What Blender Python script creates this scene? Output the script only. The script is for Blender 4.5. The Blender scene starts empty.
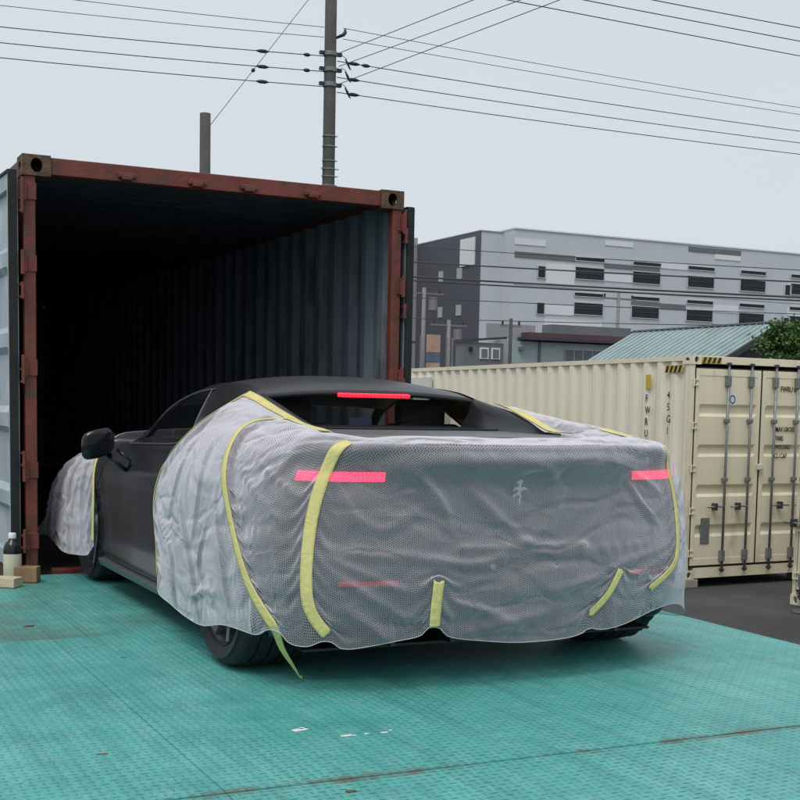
import bpy, bmesh, math, random
import numpy as np
from mathutils import Vector, Matrix, noise
from mathutils.bvhtree import BVHTree
R = math.radians
random.seed(7)
S = bpy.context.scene
COL = S.collection

# ------------------------------------------------------------------ camera
cam_d = bpy.data.cameras.new('camera')
cam = bpy.data.objects.new('camera', cam_d); COL.objects.link(cam)
F_PX, YAW, PITCH, ROLL, PPY = 1290.0, .4537, .1022, .0212, 535.0
fw = Vector((math.sin(YAW)*math.cos(PITCH), math.cos(YAW)*math.cos(PITCH), -math.sin(PITCH)))
rt = Vector((math.cos(YAW), -math.sin(YAW), 0)); up = rt.cross(fw)
r2 = rt*math.cos(ROLL)+up*math.sin(ROLL); u2 = -rt*math.sin(ROLL)+up*math.cos(ROLL)
m = Matrix((r2, u2, -fw)).transposed().to_4x4(); m.translation = (-2.55, -7.7722, 1.0589)
cam.matrix_world = m
cam_d.sensor_width = 36; cam_d.lens = F_PX/800*36; cam_d.shift_y = (PPY-400)/800
cam_d.clip_start = .05; cam_d.clip_end = 3000
S.camera = cam

# ------------------------------------------------------------------ sky, sun, exposure
SUN_EL, SUN_AZ = 60, 228           # azimuth measured from +Y clockwise: behind and left of the camera
W = bpy.data.worlds.new('World'); S.world = W; W.use_nodes = True
wn, wl = W.node_tree.nodes, W.node_tree.links
bg = wn['Background']; bg.inputs['Strength'].default_value = .107
sky = wn.new('ShaderNodeTexSky'); sky.sky_type = 'NISHITA'; sky.sun_disc = False
sky.sun_elevation = R(SUN_EL); sky.sun_rotation = R(SUN_AZ); sky.dust_density = 4; sky.air_density = 1; sky.altitude = 50
hs = wn.new('ShaderNodeHueSaturation'); hs.inputs['Saturation'].default_value = .45; hs.inputs['Value'].default_value = 1.0
wl.new(sky.outputs[0], hs.inputs['Color'])
tc = wn.new('ShaderNodeTexCoord'); mp = wn.new('ShaderNodeMapping'); mp.inputs['Scale'].default_value = (1, 1, 2.5)
nz = wn.new('ShaderNodeTexNoise'); nz.inputs['Scale'].default_value = 2.2; nz.inputs['Detail'].default_value = 5
cr = wn.new('ShaderNodeValToRGB')
cr.color_ramp.elements[0].position = .3; cr.color_ramp.elements[0].color = (6.3, 7.05, 7.65, 1)
cr.color_ramp.elements[1].position = .75; cr.color_ramp.elements[1].color = (6.85, 7.35, 7.75, 1)
wl.new(tc.outputs['Generated'], mp.inputs[0]); wl.new(mp.outputs[0], nz.inputs['Vector']); wl.new(nz.outputs['Fac'], cr.inputs[0])
mx = wn.new('ShaderNodeMix'); mx.data_type = 'RGBA'; mx.inputs[0].default_value = .9
wl.new(hs.outputs[0], mx.inputs['A']); wl.new(cr.outputs[0], mx.inputs['B']); wl.new(mx.outputs['Result'], bg.inputs['Color'])
sun_d = bpy.data.lights.new('sun', 'SUN'); sun_d.energy = 1.5; sun_d.angle = R(25); sun_d.color = (1, .965, .91)
sun = bpy.data.objects.new('sun', sun_d); COL.objects.link(sun)
az, el = R(SUN_AZ), R(SUN_EL)
sdir = Vector((math.sin(az)*math.cos(el), math.cos(az)*math.cos(el), math.sin(el)))
sun.rotation_euler = (-sdir).to_track_quat('-Z', 'Y').to_euler()
S.view_settings.view_transform = 'Standard'; S.view_settings.look = 'None'
S.view_settings.exposure = 0; S.view_settings.gamma = 1; S.view_settings.use_curve_mapping = False
S.cycles.max_bounces = 8; S.cycles.transparent_max_bounces = 24
S.cycles.use_denoising = True

# ------------------------------------------------------------------ materials
MAT = {}
def new_mat(name):
    m = bpy.data.materials.new(name); m.use_nodes = True; MAT[name] = m
    nt = m.node_tree; return m, nt.nodes, nt.links, nt.nodes['Principled BSDF']
def mat(name, col, rough=.5, metal=0, var=.12, scale=6, bump=0, bscale=60, spec=.5, dirt=None, dirt_amt=.4, dscale=3, coat=0, stretch=(1, 1, 1)):
    """painted / plain surface: base colour broken by noise, optional dirt colour, fine bump"""
    m, n, l, b = new_mat(name)
    b.inputs['Roughness'].default_value = rough; b.inputs['Metallic'].default_value = metal
    b.inputs['Specular IOR Level'].default_value = spec; b.inputs['Coat Weight'].default_value = coat
    tc = n.new('ShaderNodeTexCoord'); mp = n.new('ShaderNodeMapping'); mp.inputs['Scale'].default_value = stretch
    l.new(tc.outputs['Object'], mp.inputs[0])
    t = n.new('ShaderNodeTexNoise'); t.inputs['Scale'].default_value = scale; t.inputs['Detail'].default_value = 6
    l.new(mp.outputs[0], t.inputs['Vector'])
    r = n.new('ShaderNodeValToRGB')
    r.color_ramp.elements[0].position = .3; r.color_ramp.elements[1].position = .7
    r.color_ramp.elements[0].color = tuple(c*(1-var) for c in col)+(1,)
    r.color_ramp.elements[1].color = tuple(min(1, c*(1+var)) for c in col)+(1,)
    l.new(t.outputs['Fac'], r.inputs[0]); out = r.outputs[0]
    if dirt:
        t2 = n.new('ShaderNodeTexNoise'); t2.inputs['Scale'].default_value = dscale; t2.inputs['Detail'].default_value = 8; t2.inputs['Roughness'].default_value = .65
        l.new(mp.outputs[0], t2.inputs['Vector'])
        r2_ = n.new('ShaderNodeValToRGB'); e = r2_.color_ramp.elements
        e[0].position = .62-.25*dirt_amt; e[0].color = (0, 0, 0, 1); e[1].position = .72-.1*dirt_amt; e[1].color = (1, 1, 1, 1)
        l.new(t2.outputs['Fac'], r2_.inputs[0])
        mm = n.new('ShaderNodeMix'); mm.data_type = 'RGBA'; l.new(r2_.outputs[0], mm.inputs[0]); l.new(out, mm.inputs['A']); mm.inputs['B'].default_value = tuple(dirt)+(1,)
        out = mm.outputs['Result']
    l.new(out, b.inputs['Base Color'])
    if bump:
        t3 = n.new('ShaderNodeTexNoise'); t3.inputs['Scale'].default_value = bscale; t3.inputs['Detail'].default_value = 4
        l.new(tc.outputs['Object'], t3.inputs['Vector'])
        bp = n.new('ShaderNodeBump'); bp.inputs['Strength'].default_value = bump; bp.inputs['Distance'].default_value = .01
        l.new(t3.outputs['Fac'], bp.inputs['Height']); l.new(bp.outputs[0], b.inputs['Normal'])
    return m
def emit(name, col, strength):
    m, n, l, b = new_mat(name)
    b.inputs['Base Color'].default_value = (*col, 1); b.inputs['Emission Color'].default_value = (*col, 1); b.inputs['Emission Strength'].default_value = strength
    b.inputs['Roughness'].default_value = .25
    return m
def glass(name, tint, alpha, rough=.03):
    """dark tinted automotive glass: partly clear, glossy"""
    m, n, l, b = new_mat(name)
    b.inputs['Base Color'].default_value = (*tint, 1); b.inputs['Roughness'].default_value = rough; b.inputs['Specular IOR Level'].default_value = .6
    b.inputs['Alpha'].default_value = alpha
    return m

RUST = (.09, .045, .025)
mat('red_paint', (.175, .038, .028), .6, 0, .22, 5, .35, 40, dirt=RUST, dirt_amt=.55, dscale=7)
mat('rust_casting', (.11, .062, .038), .8, 0, .35, 14, .6, 50, dirt=(.17, .1, .06), dirt_amt=.5, dscale=14)
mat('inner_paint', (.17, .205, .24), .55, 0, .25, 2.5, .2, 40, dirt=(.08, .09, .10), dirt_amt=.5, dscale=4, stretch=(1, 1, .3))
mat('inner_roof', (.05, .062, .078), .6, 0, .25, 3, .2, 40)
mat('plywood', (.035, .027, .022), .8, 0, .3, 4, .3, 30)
mat('door_inner', (.36, .42, .46), .5, 0, .12, 4, .15, 40, dirt=(.6, .64, .66), dirt_amt=.35, dscale=2.5, stretch=(1, 1, .5))
mat('gasket', (.012, .014, .013), .7, 0, .3, 20, .3, 60)
mat('steel_grey', (.22, .235, .245), .45, .5, .2, 20, .2, 80)
mat('steel_dark', (.06, .065, .07), .5, .4, .3, 20, .2, 80)
mat('cream_paint', (.80, .73, .55), .42, 0, .05, 2.5, .06, 60, dirt=(.60, .53, .39), dirt_amt=.22, dscale=2.2, stretch=(1, 1, .4))
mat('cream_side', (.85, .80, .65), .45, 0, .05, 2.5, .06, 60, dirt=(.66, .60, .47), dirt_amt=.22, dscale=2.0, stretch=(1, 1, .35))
mat('pale_panel', (.66, .65, .58), .5, 0, .05, 3, .05, 60)
mat('black_print', (.02, .02, .02), .6, 0, .1)
mat('yellow_print', (.62, .43, .04), .5, 0, .1)
mat('amber_print', (.30, .17, .04), .5, 0, .1)
mat('blue_print', (.06, .12, .3), .5, 0, .1)
mat('white_print', (.75, .75, .73), .5, 0, .05)
mat('concrete', (.30, .29, .265), .9, 0, .15, 5, .4, 40)
mat('wood_light', (.62, .50, .34), .65, 0, .12, 3, .1, 60, stretch=(1, 8, 8))
mat('wood_brown', (.27, .165, .09), .7, 0, .2, 4, .15, 60, stretch=(8, 1, 1))
mat('bottle_black', (.012, .012, .014), .25, 0, .1)
mat('bottle_label', (.58, .56, .42), .5, 0, .08, 8)
mat('bottle_cap', (.78, .78, .76), .4, 0, .03)
# car
m_ = mat('car_paint', (.042, .043, .046), .33, .55, .04, 3, 0, coat=.1)
mat('car_roof', (.05, .051, .054), .36, .3, .04, 3)
mat('car_black', (.006, .006, .007), .4, 0, .1)
mat('car_gloss', (.008, .008, .009), .12, 0, .1)
mat('lid_sheen_grey', (.20, .205, .21), .35, .2, .05, 4, coat=.3)  # pale grey base stands in for the sky mirrored in the engine lid
mat('carbon_grey', (.11, .115, .12), .35, .3, .06, 4)
mat('tyre', (.020, .020, .021), .7, 0, .3, 30, .2, 120, spec=.35)
mat('rim', (.16, .165, .17), .3, .9, .1)
mat('brake_disc', (.12, .115, .11), .4, .8, .15)
mat('interior', (.03, .028, .028), .7, 0, .2)
mat('interior_tan', (.40, .31, .10), .6, 0, .1)
mat('interior_red', (.20, .02, .03), .6, 0, .1)
mat('chrome', (.62, .66, .66), .25, .8, .05)
glass('car_glass', (.008, .011, .013), .38)
glass('rear_glass', (.012, .016, .018), .42)
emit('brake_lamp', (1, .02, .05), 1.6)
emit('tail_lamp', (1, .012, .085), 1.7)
def lamp_lens(name, scale):
    m = MAT[name]; n, l = m.node_tree.nodes, m.node_tree.links; b = n['Principled BSDF']
    tc = n.new('ShaderNodeTexCoord'); w_ = n.new('ShaderNodeTexWave'); w_.wave_type = 'BANDS'; w_.bands_direction = 'X'; w_.inputs['Scale'].default_value = scale; w_.inputs['Distortion'].default_value = 1.5
    l.new(tc.outputs['Object'], w_.inputs['Vector']); r = n.new('ShaderNodeMapRange'); l.new(w_.outputs['Fac'], r.inputs[0]); st = b.inputs['Emission Strength'].default_value
    r.inputs[3].default_value = st*.55; r.inputs[4].default_value = st*1.25; l.new(r.outputs[0], b.inputs['Emission Strength'])
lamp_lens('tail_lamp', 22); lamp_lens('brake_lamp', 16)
mat('red_reflector', (.55, .02, .04), .25, 0, .05)
mat('plate_navy', (.02, .03, .07), .4, 0, .1)
# town
mat('asphalt', (.052, .051, .050), .82, 0, .22, 1.2, .5, 70, dirt=(.075, .073, .070), dirt_amt=.35, dscale=.6)
mat('clad_light', (.55, .575, .61), .55, 0, .03, .5)
mat('clad_pale', (.74, .76, .78), .55, 0, .03, .5)
mat('clad_mid', (.32, .33, .355), .55, 0, .03, .5)
mat('clad_dark', (.085, .088, .105), .55, 0, .04, .5)
mat('clad_band', (.15, .155, .165), .55, 0, .04, .5)
mat('win_dark', (.014, .016, .02), .6, 0, .2)
mat('win_pale', (.42, .45, .46), .2, 0, .1)
mat('mint_wall', (.38, .46, .46), .6, 0, .05, 1)
mat('slate_wall', (.16, .17, .18), .6, 0, .08, 1)
mat('maroon_roof', (.105, .05, .055), .6, 0, .15, 1)
mat('teal_roof', (.31, .395, .395), .5, 0, .10, 1.2, 0, dirt=(.25, .325, .325), dirt_amt=.3, dscale=.8)
mat('dark_gable', (.05, .052, .056), .7, 0, .1)
mat('pole_concrete', (.075, .073, .068), .85, 0, .15, 3)
mat('pole_grey', (.20, .20, .205), .7, 0, .1)
mat('wire', (.05, .052, .055), .6, 0, .05)
mat('insulator', (.02, .022, .026), .4, 0, .1)
mat('sign_tan', (.45, .30, .22), .6, 0, .2, 2)
mat('sign_blue', (.10, .14, .22), .6, 0, .2, 2)
mat('leaf_a', (.045, .11, .025), .6, 0, .35, 2)
mat('leaf_b', (.085, .16, .035), .6, 0, .3, 2)
mat('bark', (.07, .055, .04), .9, 0, .2)
mat('net_hem', (.62, .61, .64), .6, 0, .05, 40)
def tape_material():
    m = mat('tape', (.80, .71, .28), .55, 0, .07, 9)
    n, l = m.node_tree.nodes, m.node_tree.links; b = n['Principled BSDF']
    tc = n.new('ShaderNodeTexCoord'); v = n.new('ShaderNodeTexVoronoi'); v.feature = 'DISTANCE_TO_EDGE'; v.inputs['Scale'].default_value = 28
    w_ = n.new('ShaderNodeTexNoise'); w_.inputs['Scale'].default_value = 14; l.new(tc.outputs['Object'], w_.inputs['Vector'])
    vm = n.new('ShaderNodeVectorMath'); vm.operation = 'MULTIPLY_ADD'; l.new(w_.outputs['Color'], vm.inputs[0]); vm.inputs[1].default_value = (.05, .05, .05); l.new(tc.outputs['Object'], vm.inputs[2]); l.new(vm.outputs[0], v.inputs['Vector'])
    bp = n.new('ShaderNodeBump'); bp.inputs['Strength'].default_value = .55; bp.inputs['Distance'].default_value = .006; l.new(v.outputs['Distance'], bp.inputs['Height']); l.new(bp.outputs[0], b.inputs['Normal'])
    tr = n.new('ShaderNodeBsdfTransparent'); ms = n.new('ShaderNodeMixShader'); ms.inputs[0].default_value = .84       # crepe paper lets a little through
    l.new(tr.outputs[0], ms.inputs[1]); l.new(b.outputs[0], ms.inputs[2]); l.new(ms.outputs[0], n['Material Output'].inputs['Surface'])
tape_material()

def plate_material():
    m, n, l, b = new_mat('tread_plate')
    tc = n.new('ShaderNodeTexCoord'); sp = n.new('ShaderNodeSeparateXYZ'); l.new(tc.outputs['Object'], sp.inputs[0])
    def M(op, a, bb=None, c=None):
        k = n.new('ShaderNodeMath'); k.operation = op
        for i, v in enumerate((a, bb, c)):
            if v is None: continue
            if isinstance(v, (int, float)): k.inputs[i].default_value = v
            else: l.new(v, k.inputs[i])
        return k.outputs[0]
    p = .031
    X = M('DIVIDE', sp.outputs[0], p); Y = M('DIVIDE', sp.outputs[1], p)
    fx = M('SUBTRACT', M('FRACT', X), .5); fy = M('SUBTRACT', M('FRACT', Y), .5)
    par = M('FLOORED_MODULO', M('ADD', M('FLOOR', X), M('FLOOR', Y)), 2.)
    sg = M('SUBTRACT', M('MULTIPLY', par, 2.), 1.)
    mixf = lambda A_, B_: M('ADD', M('MULTIPLY', A_, par), M('MULTIPLY', B_, M('SUBTRACT', 1., par)))
    a = M('DIVIDE', mixf(fx, fy), .40); c = M('DIVIDE', mixf(fy, fx), .13)
    d = M('ADD', M('MULTIPLY', a, a), M('MULTIPLY', c, c))
    stud = M('MAXIMUM', M('SUBTRACT', 1., d), 0.)
    def N(scale, det=6, rough=.6, vec=None):
        t = n.new('ShaderNodeTexNoise'); t.inputs['Scale'].default_value = scale; t.inputs['Detail'].default_value = det; t.inputs['Roughness'].default_value = rough
        l.new(vec or tc.outputs['Object'], t.inputs['Vector']); return t.outputs['Fac']
    def ramp(fac, p0, p1, c0=(0, 0, 0, 1), c1=(1, 1, 1, 1)):
        r = n.new('ShaderNodeValToRGB'); r.color_ramp.elements[0].position = p0; r.color_ramp.elements[1].position = p1
        r.color_ramp.elements[0].color = c0; r.color_ramp.elements[1].color = c1; l.new(fac, r.inputs[0]); return r.outputs[0]
    def mix(f, A, B):
        k = n.new('ShaderNodeMix'); k.data_type = 'RGBA'
        if isinstance(f, (int, float)): k.inputs[0].default_value = f
        else: l.new(f, k.inputs[0])
        for nm, v in (('A', A), ('B', B)):
            if isinstance(v, tuple): k.inputs[nm].default_value = v
            else: l.new(v, k.inputs[nm])
        return k.outputs['Result']
    base = ramp(N(1.1, 5), .3, .7, (.055, .32, .295, 1), (.13, .475, .44, 1))
    base = mix(M('MULTIPLY', ramp(N(9, 6, .7), .5, .62), .35), base, (.22, .50, .47, 1))       # worn, dusty paint
    # tyre scuffs: streaky noise stretched along the driving direction
    mp = n.new('ShaderNodeMapping'); mp.inputs['Scale'].default_value = (9, .7, 1); mp.inputs['Rotation'].default_value = (0, 0, .5); l.new(tc.outputs['Object'], mp.inputs[0])
    base = mix(M('MULTIPLY', ramp(N(1.4, 6, .65, mp.outputs[0]), .48, .70), .5), base, (.045, .19, .18, 1))
    # studs darkened: their shaded side painted in, along with dirt round the rim
    ring = ramp(d, .9, 1.0); ring2 = ramp(d, 1.15, 2.0)
    edge = M('LESS_THAN', d, 1.25)
    one = M('ADD', M('MULTIPLY', par, .6), .4)                 # one of the two stud directions is painted darker
    base = mix(M('MULTIPLY', edge, M('MULTIPLY', one, M('MULTIPLY', ramp(N(2.3), .25, .60), .68))), base, (.025, .09, .085, 1))
    seam = M('MULTIPLY', M('LESS_THAN', M('ABSOLUTE', M('SUBTRACT', sp.outputs[1], -4.52)), .03), ramp(N(5, 6, .7), .47, .60))
    base = mix(M('MULTIPLY', seam, .7), base, (.14, .085, .045, 1))
    mp2 = n.new('ShaderNodeMapping'); mp2.inputs['Scale'].default_value = (1.6, 5, 1); mp2.inputs['Rotation'].default_value = (0, 0, -.35); mp2.inputs['Location'].default_value = (3, 1, 0); l.new(tc.outputs['Object'], mp2.inputs[0])
    base = mix(M('MULTIPLY', ramp(N(1.1, 7, .7, mp2.outputs[0]), .5, .75), .35), base, (.06, .20, .185, 1))
    base = mix(M('MULTIPLY', ramp(N(38, 3, .5), .60, .70), .22), base, (.05, .12, .11, 1))
    rust = ramp(N(2.4, 9, .7), .66, .73)
    base = mix(M('MULTIPLY', rust, .75), base, (.12, .075, .04, 1))
    # grime that has a place of its own: brown dust on the lip plate by the container
    gr = M('MULTIPLY', M('GREATER_THAN', sp.outputs[1], -2.12), ramp(N(1.6, 6), .42, .62))
    base = mix(M('MULTIPLY', gr, .6), base, (.10, .15, .115, 1))
    l.new(base, b.inputs['Base Color'])
    rr = n.new('ShaderNodeMapRange'); l.new(N(3.5), rr.inputs[0]); rr.inputs[3].default_value = .34; rr.inputs[4].default_value = .58
    l.new(rr.outputs[0], b.inputs['Roughness']); b.inputs['Specular IOR Level'].default_value = .45
    hh = M('ADD', M('MULTIPLY', stud, 1.), M('MULTIPLY', N(2.0, 3), 2.2))
    bp = n.new('ShaderNodeBump'); bp.inputs['Strength'].default_value = .8; bp.inputs['Distance'].default_value = .004
    l.new(hh, bp.inputs['Height']); l.new(bp.outputs[0], b.inputs['Normal'])
plate_material()

def net_material(name, base_alpha, pitch):
    """white bubble net: open cells between fibres; a thin sheet looks denser the more obliquely its fibres are seen"""
    m, n, l, b = new_mat(name)
    uv = n.new('ShaderNodeUVMap'); sp = n.new('ShaderNodeSeparateXYZ'); l.new(uv.outputs[0], sp.inputs[0])
    def M(op, a, bb=None):
        k = n.new('ShaderNodeMath'); k.operation = op
        for i, v in enumerate((a, bb)):
            if v is None: continue
            if isinstance(v, (int, float)): k.inputs[i].default_value = v
            else: l.new(v, k.inputs[i])
        return k.outputs[0]
    k = 2*math.pi/pitch
    x, y = sp.outputs[0], sp.outputs[1]
    c1 = M('COSINE', M('MULTIPLY', x, k*1.1547))
    c2 = M('COSINE', M('ADD', M('MULTIPLY', x, k*.57735), M('MULTIPLY', y, k)))
    c3 = M('COSINE', M('SUBTRACT', M('MULTIPLY', x, k*.57735), M('MULTIPLY', y, k)))
    h = M('ADD', c1, M('ADD', c2, c3))
    mr = n.new('ShaderNodeMapRange'); l.new(h, mr.inputs[0]); mr.inputs[1].default_value = .1; mr.inputs[2].default_value = 1.5
    mr.inputs[3].default_value = base_alpha[1]; mr.inputs[4].default_value = base_alpha[0]
    # crinkles: fold lines of the film, too fine for the mesh
    def crinkle(scale, rot, stretch, seed):
        mp = n.new('ShaderNodeMapping'); mp.inputs['Rotation'].default_value = (0, 0, rot); mp.inputs['Scale'].default_value = (scale*stretch, scale, 1); mp.inputs['Location'].default_value = (seed, seed*.7, 0)
        wn_ = n.new('ShaderNodeTexNoise'); wn_.inputs['Scale'].default_value = 1.7; wn_.inputs['Detail'].default_value = 3; l.new(uv.outputs[0], wn_.inputs['Vector'])
        vm = n.new('ShaderNodeVectorMath'); vm.operation = 'MULTIPLY_ADD'; l.new(wn_.outputs['Color'], vm.inputs[0]); vm.inputs[1].default_value = (.35, .35, 0); l.new(uv.outputs[0], vm.inputs[2])
        l.new(vm.outputs[0], mp.inputs[0])
        v = n.new('ShaderNodeTexVoronoi'); v.feature = 'DISTANCE_TO_EDGE'; l.new(mp.outputs[0], v.inputs['Vector']); v.inputs['Scale'].default_value = 1
        r = n.new('ShaderNodeMapRange'); r.interpolation_type = 'SMOOTHSTEP'; l.new(v.outputs['Distance'], r.inputs[0]); r.inputs[1].default_value = 0; r.inputs[2].default_value = .16; r.inputs[3].default_value = 1; r.inputs[4].default_value = 0
        return r.outputs[0]
    cloud = n.new('ShaderNodeTexNoise'); cloud.inputs['Scale'].default_value = 5; cloud.inputs['Detail'].default_value = 5; l.new(uv.outputs[0], cloud.inputs['Vector'])
    hc = M('ADD', M('MULTIPLY', crinkle(4.2, .9, .35, 2.1), .010), M('ADD', M('MULTIPLY', crinkle(7.5, -.7, .4, 5.3), .006), M('MULTIPLY', cloud.outputs['Fac'], .016)))
    b0 = n.new('ShaderNodeBump'); b0.inputs['Strength'].default_value = 1.0; b0.inputs['Distance'].default_value = .72; l.new(hc, b0.inputs['Height'])
    # transmission through the fibres falls with path length: T = (1-a)^(1/cos)
    geo = n.new('ShaderNodeNewGeometry')
    dp = n.new('ShaderNodeVectorMath'); dp.operation = 'DOT_PRODUCT'; l.new(geo.outputs['Incoming'], dp.inputs[0]); l.new(b0.outputs[0], dp.inputs[1])
    cs = M('MAXIMUM', M('ABSOLUTE', dp.outputs['Value']), .14)
    T = M('POWER', M('SUBTRACT', 1., mr.outputs[0]), M('DIVIDE', 1., M('POWER', cs, 1.45)))
    al = M('SUBTRACT', 1., T)
    tr = n.new('ShaderNodeBsdfTransparent'); tl = n.new('ShaderNodeBsdfTranslucent'); tl.inputs[0].default_value = (.82, .79, .86, 1)
    b.inputs['Base Color'].default_value = (.90, .86, .93, 1); b.inputs['Roughness'].default_value = .38
    ms = n.new('ShaderNodeMixShader'); ms.inputs[0].default_value = .15; l.new(b.outputs[0], ms.inputs[1]); l.new(tl.outputs[0], ms.inputs[2])
    m2 = n.new('ShaderNodeMixShader'); l.new(al, m2.inputs[0]); l.new(tr.outputs[0], m2.inputs[1]); l.new(ms.outputs[0], m2.inputs[2])
    l.new(b0.outputs[0], b.inputs['Normal'])
    l.new(m2.outputs[0], n['Material Output'].inputs['Surface'])
net_material('net', (.045, .27), .0084)

# ------------------------------------------------------------------ mesh helpers
class MB:
    def __init__(s): s.v, s.f = [], []
    def add(s, vs, fs):
        o = len(s.v); s.v += [tuple(v) for v in vs]; s.f += [tuple(i+o for i in f) for f in fs]; return s
    def box(s, a, b):
        (x0, y0, z0), (x1, y1, z1) = a, b
        return s.add([(x0, y0, z0), (x1, y0, z0), (x1, y1, z0), (x0, y1, z0), (x0, y0, z1), (x1, y0, z1), (x1, y1, z1), (x0, y1, z1)],
                     [(3, 2, 1, 0), (4, 5, 6, 7), (0, 1, 5, 4), (1, 2, 6, 5), (2, 3, 7, 6), (3, 0, 4, 7)])
    def prism(s, poly, d):
        """closed polygon (3D points) pushed along vector d"""
        n = len(poly); d = Vector(d)
        vs = [Vector(p) for p in poly]; vs += [p+d for p in vs]
        return s.add(vs, [tuple(range(n))[::-1], tuple(range(n, 2*n))]+[(i, (i+1) % n, n+(i+1) % n, n+i) for i in range(n)])
    def tube(s, pts, r, n=8, caps=True):
        pts = [Vector(p) for p in pts]; rs = r if isinstance(r, (list, tuple)) else [r]*len(pts)
        vs = []; prev = None
        for i, p in enumerate(pts):
            t = (pts[min(i+1, len(pts)-1)]-pts[max(i-1, 0)]).normalized()
            a = prev if prev is not None else (Vector((0, 0, 1)) if abs(t.z) < .9 else Vector((1, 0, 0)))
            a = (a-t*a.dot(t)).normalized(); prev = a; b = t.cross(a)
            for k in range(n):
                q = 2*math.pi*k/n; vs.append(p+(a*math.cos(q)+b*math.sin(q))*rs[i])
        fs = [(i*n+k, i*n+(k+1) % n, (i+1)*n+(k+1) % n, (i+1)*n+k) for i in range(len(pts)-1) for k in range(n)]
        if caps: fs += [tuple(range(n))[::-1], tuple(range((len(pts)-1)*n, len(pts)*n))]
        return s.add(vs, fs)
    def lathe(s, prof, axis='z', n=48, c=(0, 0, 0), closed=False):
        vs = []; k = len(prof)
        for j in range(n):
            q = 2*math.pi*j/n
            for (r, h) in prof:
                a, b = r*math.cos(q), r*math.sin(q)
                v = {'z': (a, b, h), 'x': (h, a, b), 'y': (a, h, b)}[axis]
                vs.append((v[0]+c[0], v[1]+c[1], v[2]+c[2]))
        fs = [(j*k+i, j*k+i+1, ((j+1) % n)*k+i+1, ((j+1) % n)*k+i) for j in range(n) for i in range(k-1)]
        return s.add(vs, fs)
    def grid(s, rows):
        nr, nc = len(rows), len(rows[0])
        return s.add([p for r in rows for p in r], [(i*nc+j, i*nc+j+1, (i+1)*nc+j+1, (i+1)*nc+j) for i in range(nr-1) for j in range(nc-1)])
    def mesh(s, name):
        me = bpy.data.meshes.new(name); me.from_pydata(s.v, [], s.f); me.validate(); me.update(); return me
    def build(s, name, material, parent=None, smooth=False, bevel=0, fix=True):
        me = s.mesh(name)
        if fix:
            bm = bmesh.new(); bm.from_mesh(me); bmesh.ops.recalc_face_normals(bm, faces=bm.faces); bm.to_mesh(me); bm.free()
        return link(name, me, material, parent, smooth, bevel)
def link(name, me, material, parent=None, smooth=False, bevel=0):
    o = bpy.data.objects.new(name, me); COL.objects.link(o); o.parent = parent
    if material: me.materials.append(MAT[material])
    if smooth:
        me.polygons.foreach_set('use_smooth', [True]*len(me.polygons))
    if bevel:
        b = o.modifiers.new('bevel', 'BEVEL'); b.width = bevel; b.segments = 2; b.limit_method = 'ANGLE'; b.angle_limit = R(40)
        b.harden_normals = False
    return o
def thing(name, label, cat, loc=(0, 0, 0), rot=(0, 0, 0), group=None):
    o = bpy.data.objects.new(name, None); COL.objects.link(o); o.location = loc; o.rotation_euler = rot
    o.empty_display_size = .2
    return tag(o, label, cat, group)
def tag(o, label, cat, group=None):
    o['label'] = label; o['category'] = cat
    if group: o['group'] = group
    return o
def struct(o): o['kind'] = 'structure'; return o
def text_part(txt, size, mtx, material, parent, depth=.001, spacing=1.0, name='lettering', align='LEFT'):
    c = bpy.data.curves.new('lettering', 'FONT'); c.body = txt; c.size = size; c.extrude = depth; c.space_character = spacing; c.align_x = align; c.resolution_u = 3; c.offset = size*.010
    t = bpy.data.objects.new('tmp_text', c); COL.objects.link(t)
    me = bpy.data.meshes.new_from_object(t.evaluated_get(bpy.context.evaluated_depsgraph_get()))
    bpy.data.objects.remove(t); bpy.data.curves.remove(c)
    me.transform(Matrix.Diagonal((.78, 1, 1, 1))); me.transform(mtx)
    return link(name, me, material, parent)
def frame(o, x, y, z):
    """matrix with columns x,y,z axes and origin o"""
    m = Matrix((Vector(x), Vector(y), Vector(z))).transposed().to_4x4(); m.translation = o; return m
def ring_plate(a, hole, n=20):
    """flat rectangle (2D, half sizes a) with an oval hole (half sizes): ring of quads -> list verts2d, faces"""
    vs, fs = [], []
    for k in range(n):
        q = 2*math.pi*(k+.5)/n; c, s_ = math.cos(q), math.sin(q)
        t = min(a[0]/abs(c) if abs(c) > 1e-6 else 9, a[1]/abs(s_) if abs(s_) > 1e-6 else 9)
        vs.append((c*t, s_*t)); vs.append((c*hole[0], s_*hole[1]))
    for k in range(n):
        j = (k+1) % n; fs.append((2*k, 2*j, 2*j+1, 2*k+1))
    return vs, fs

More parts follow.
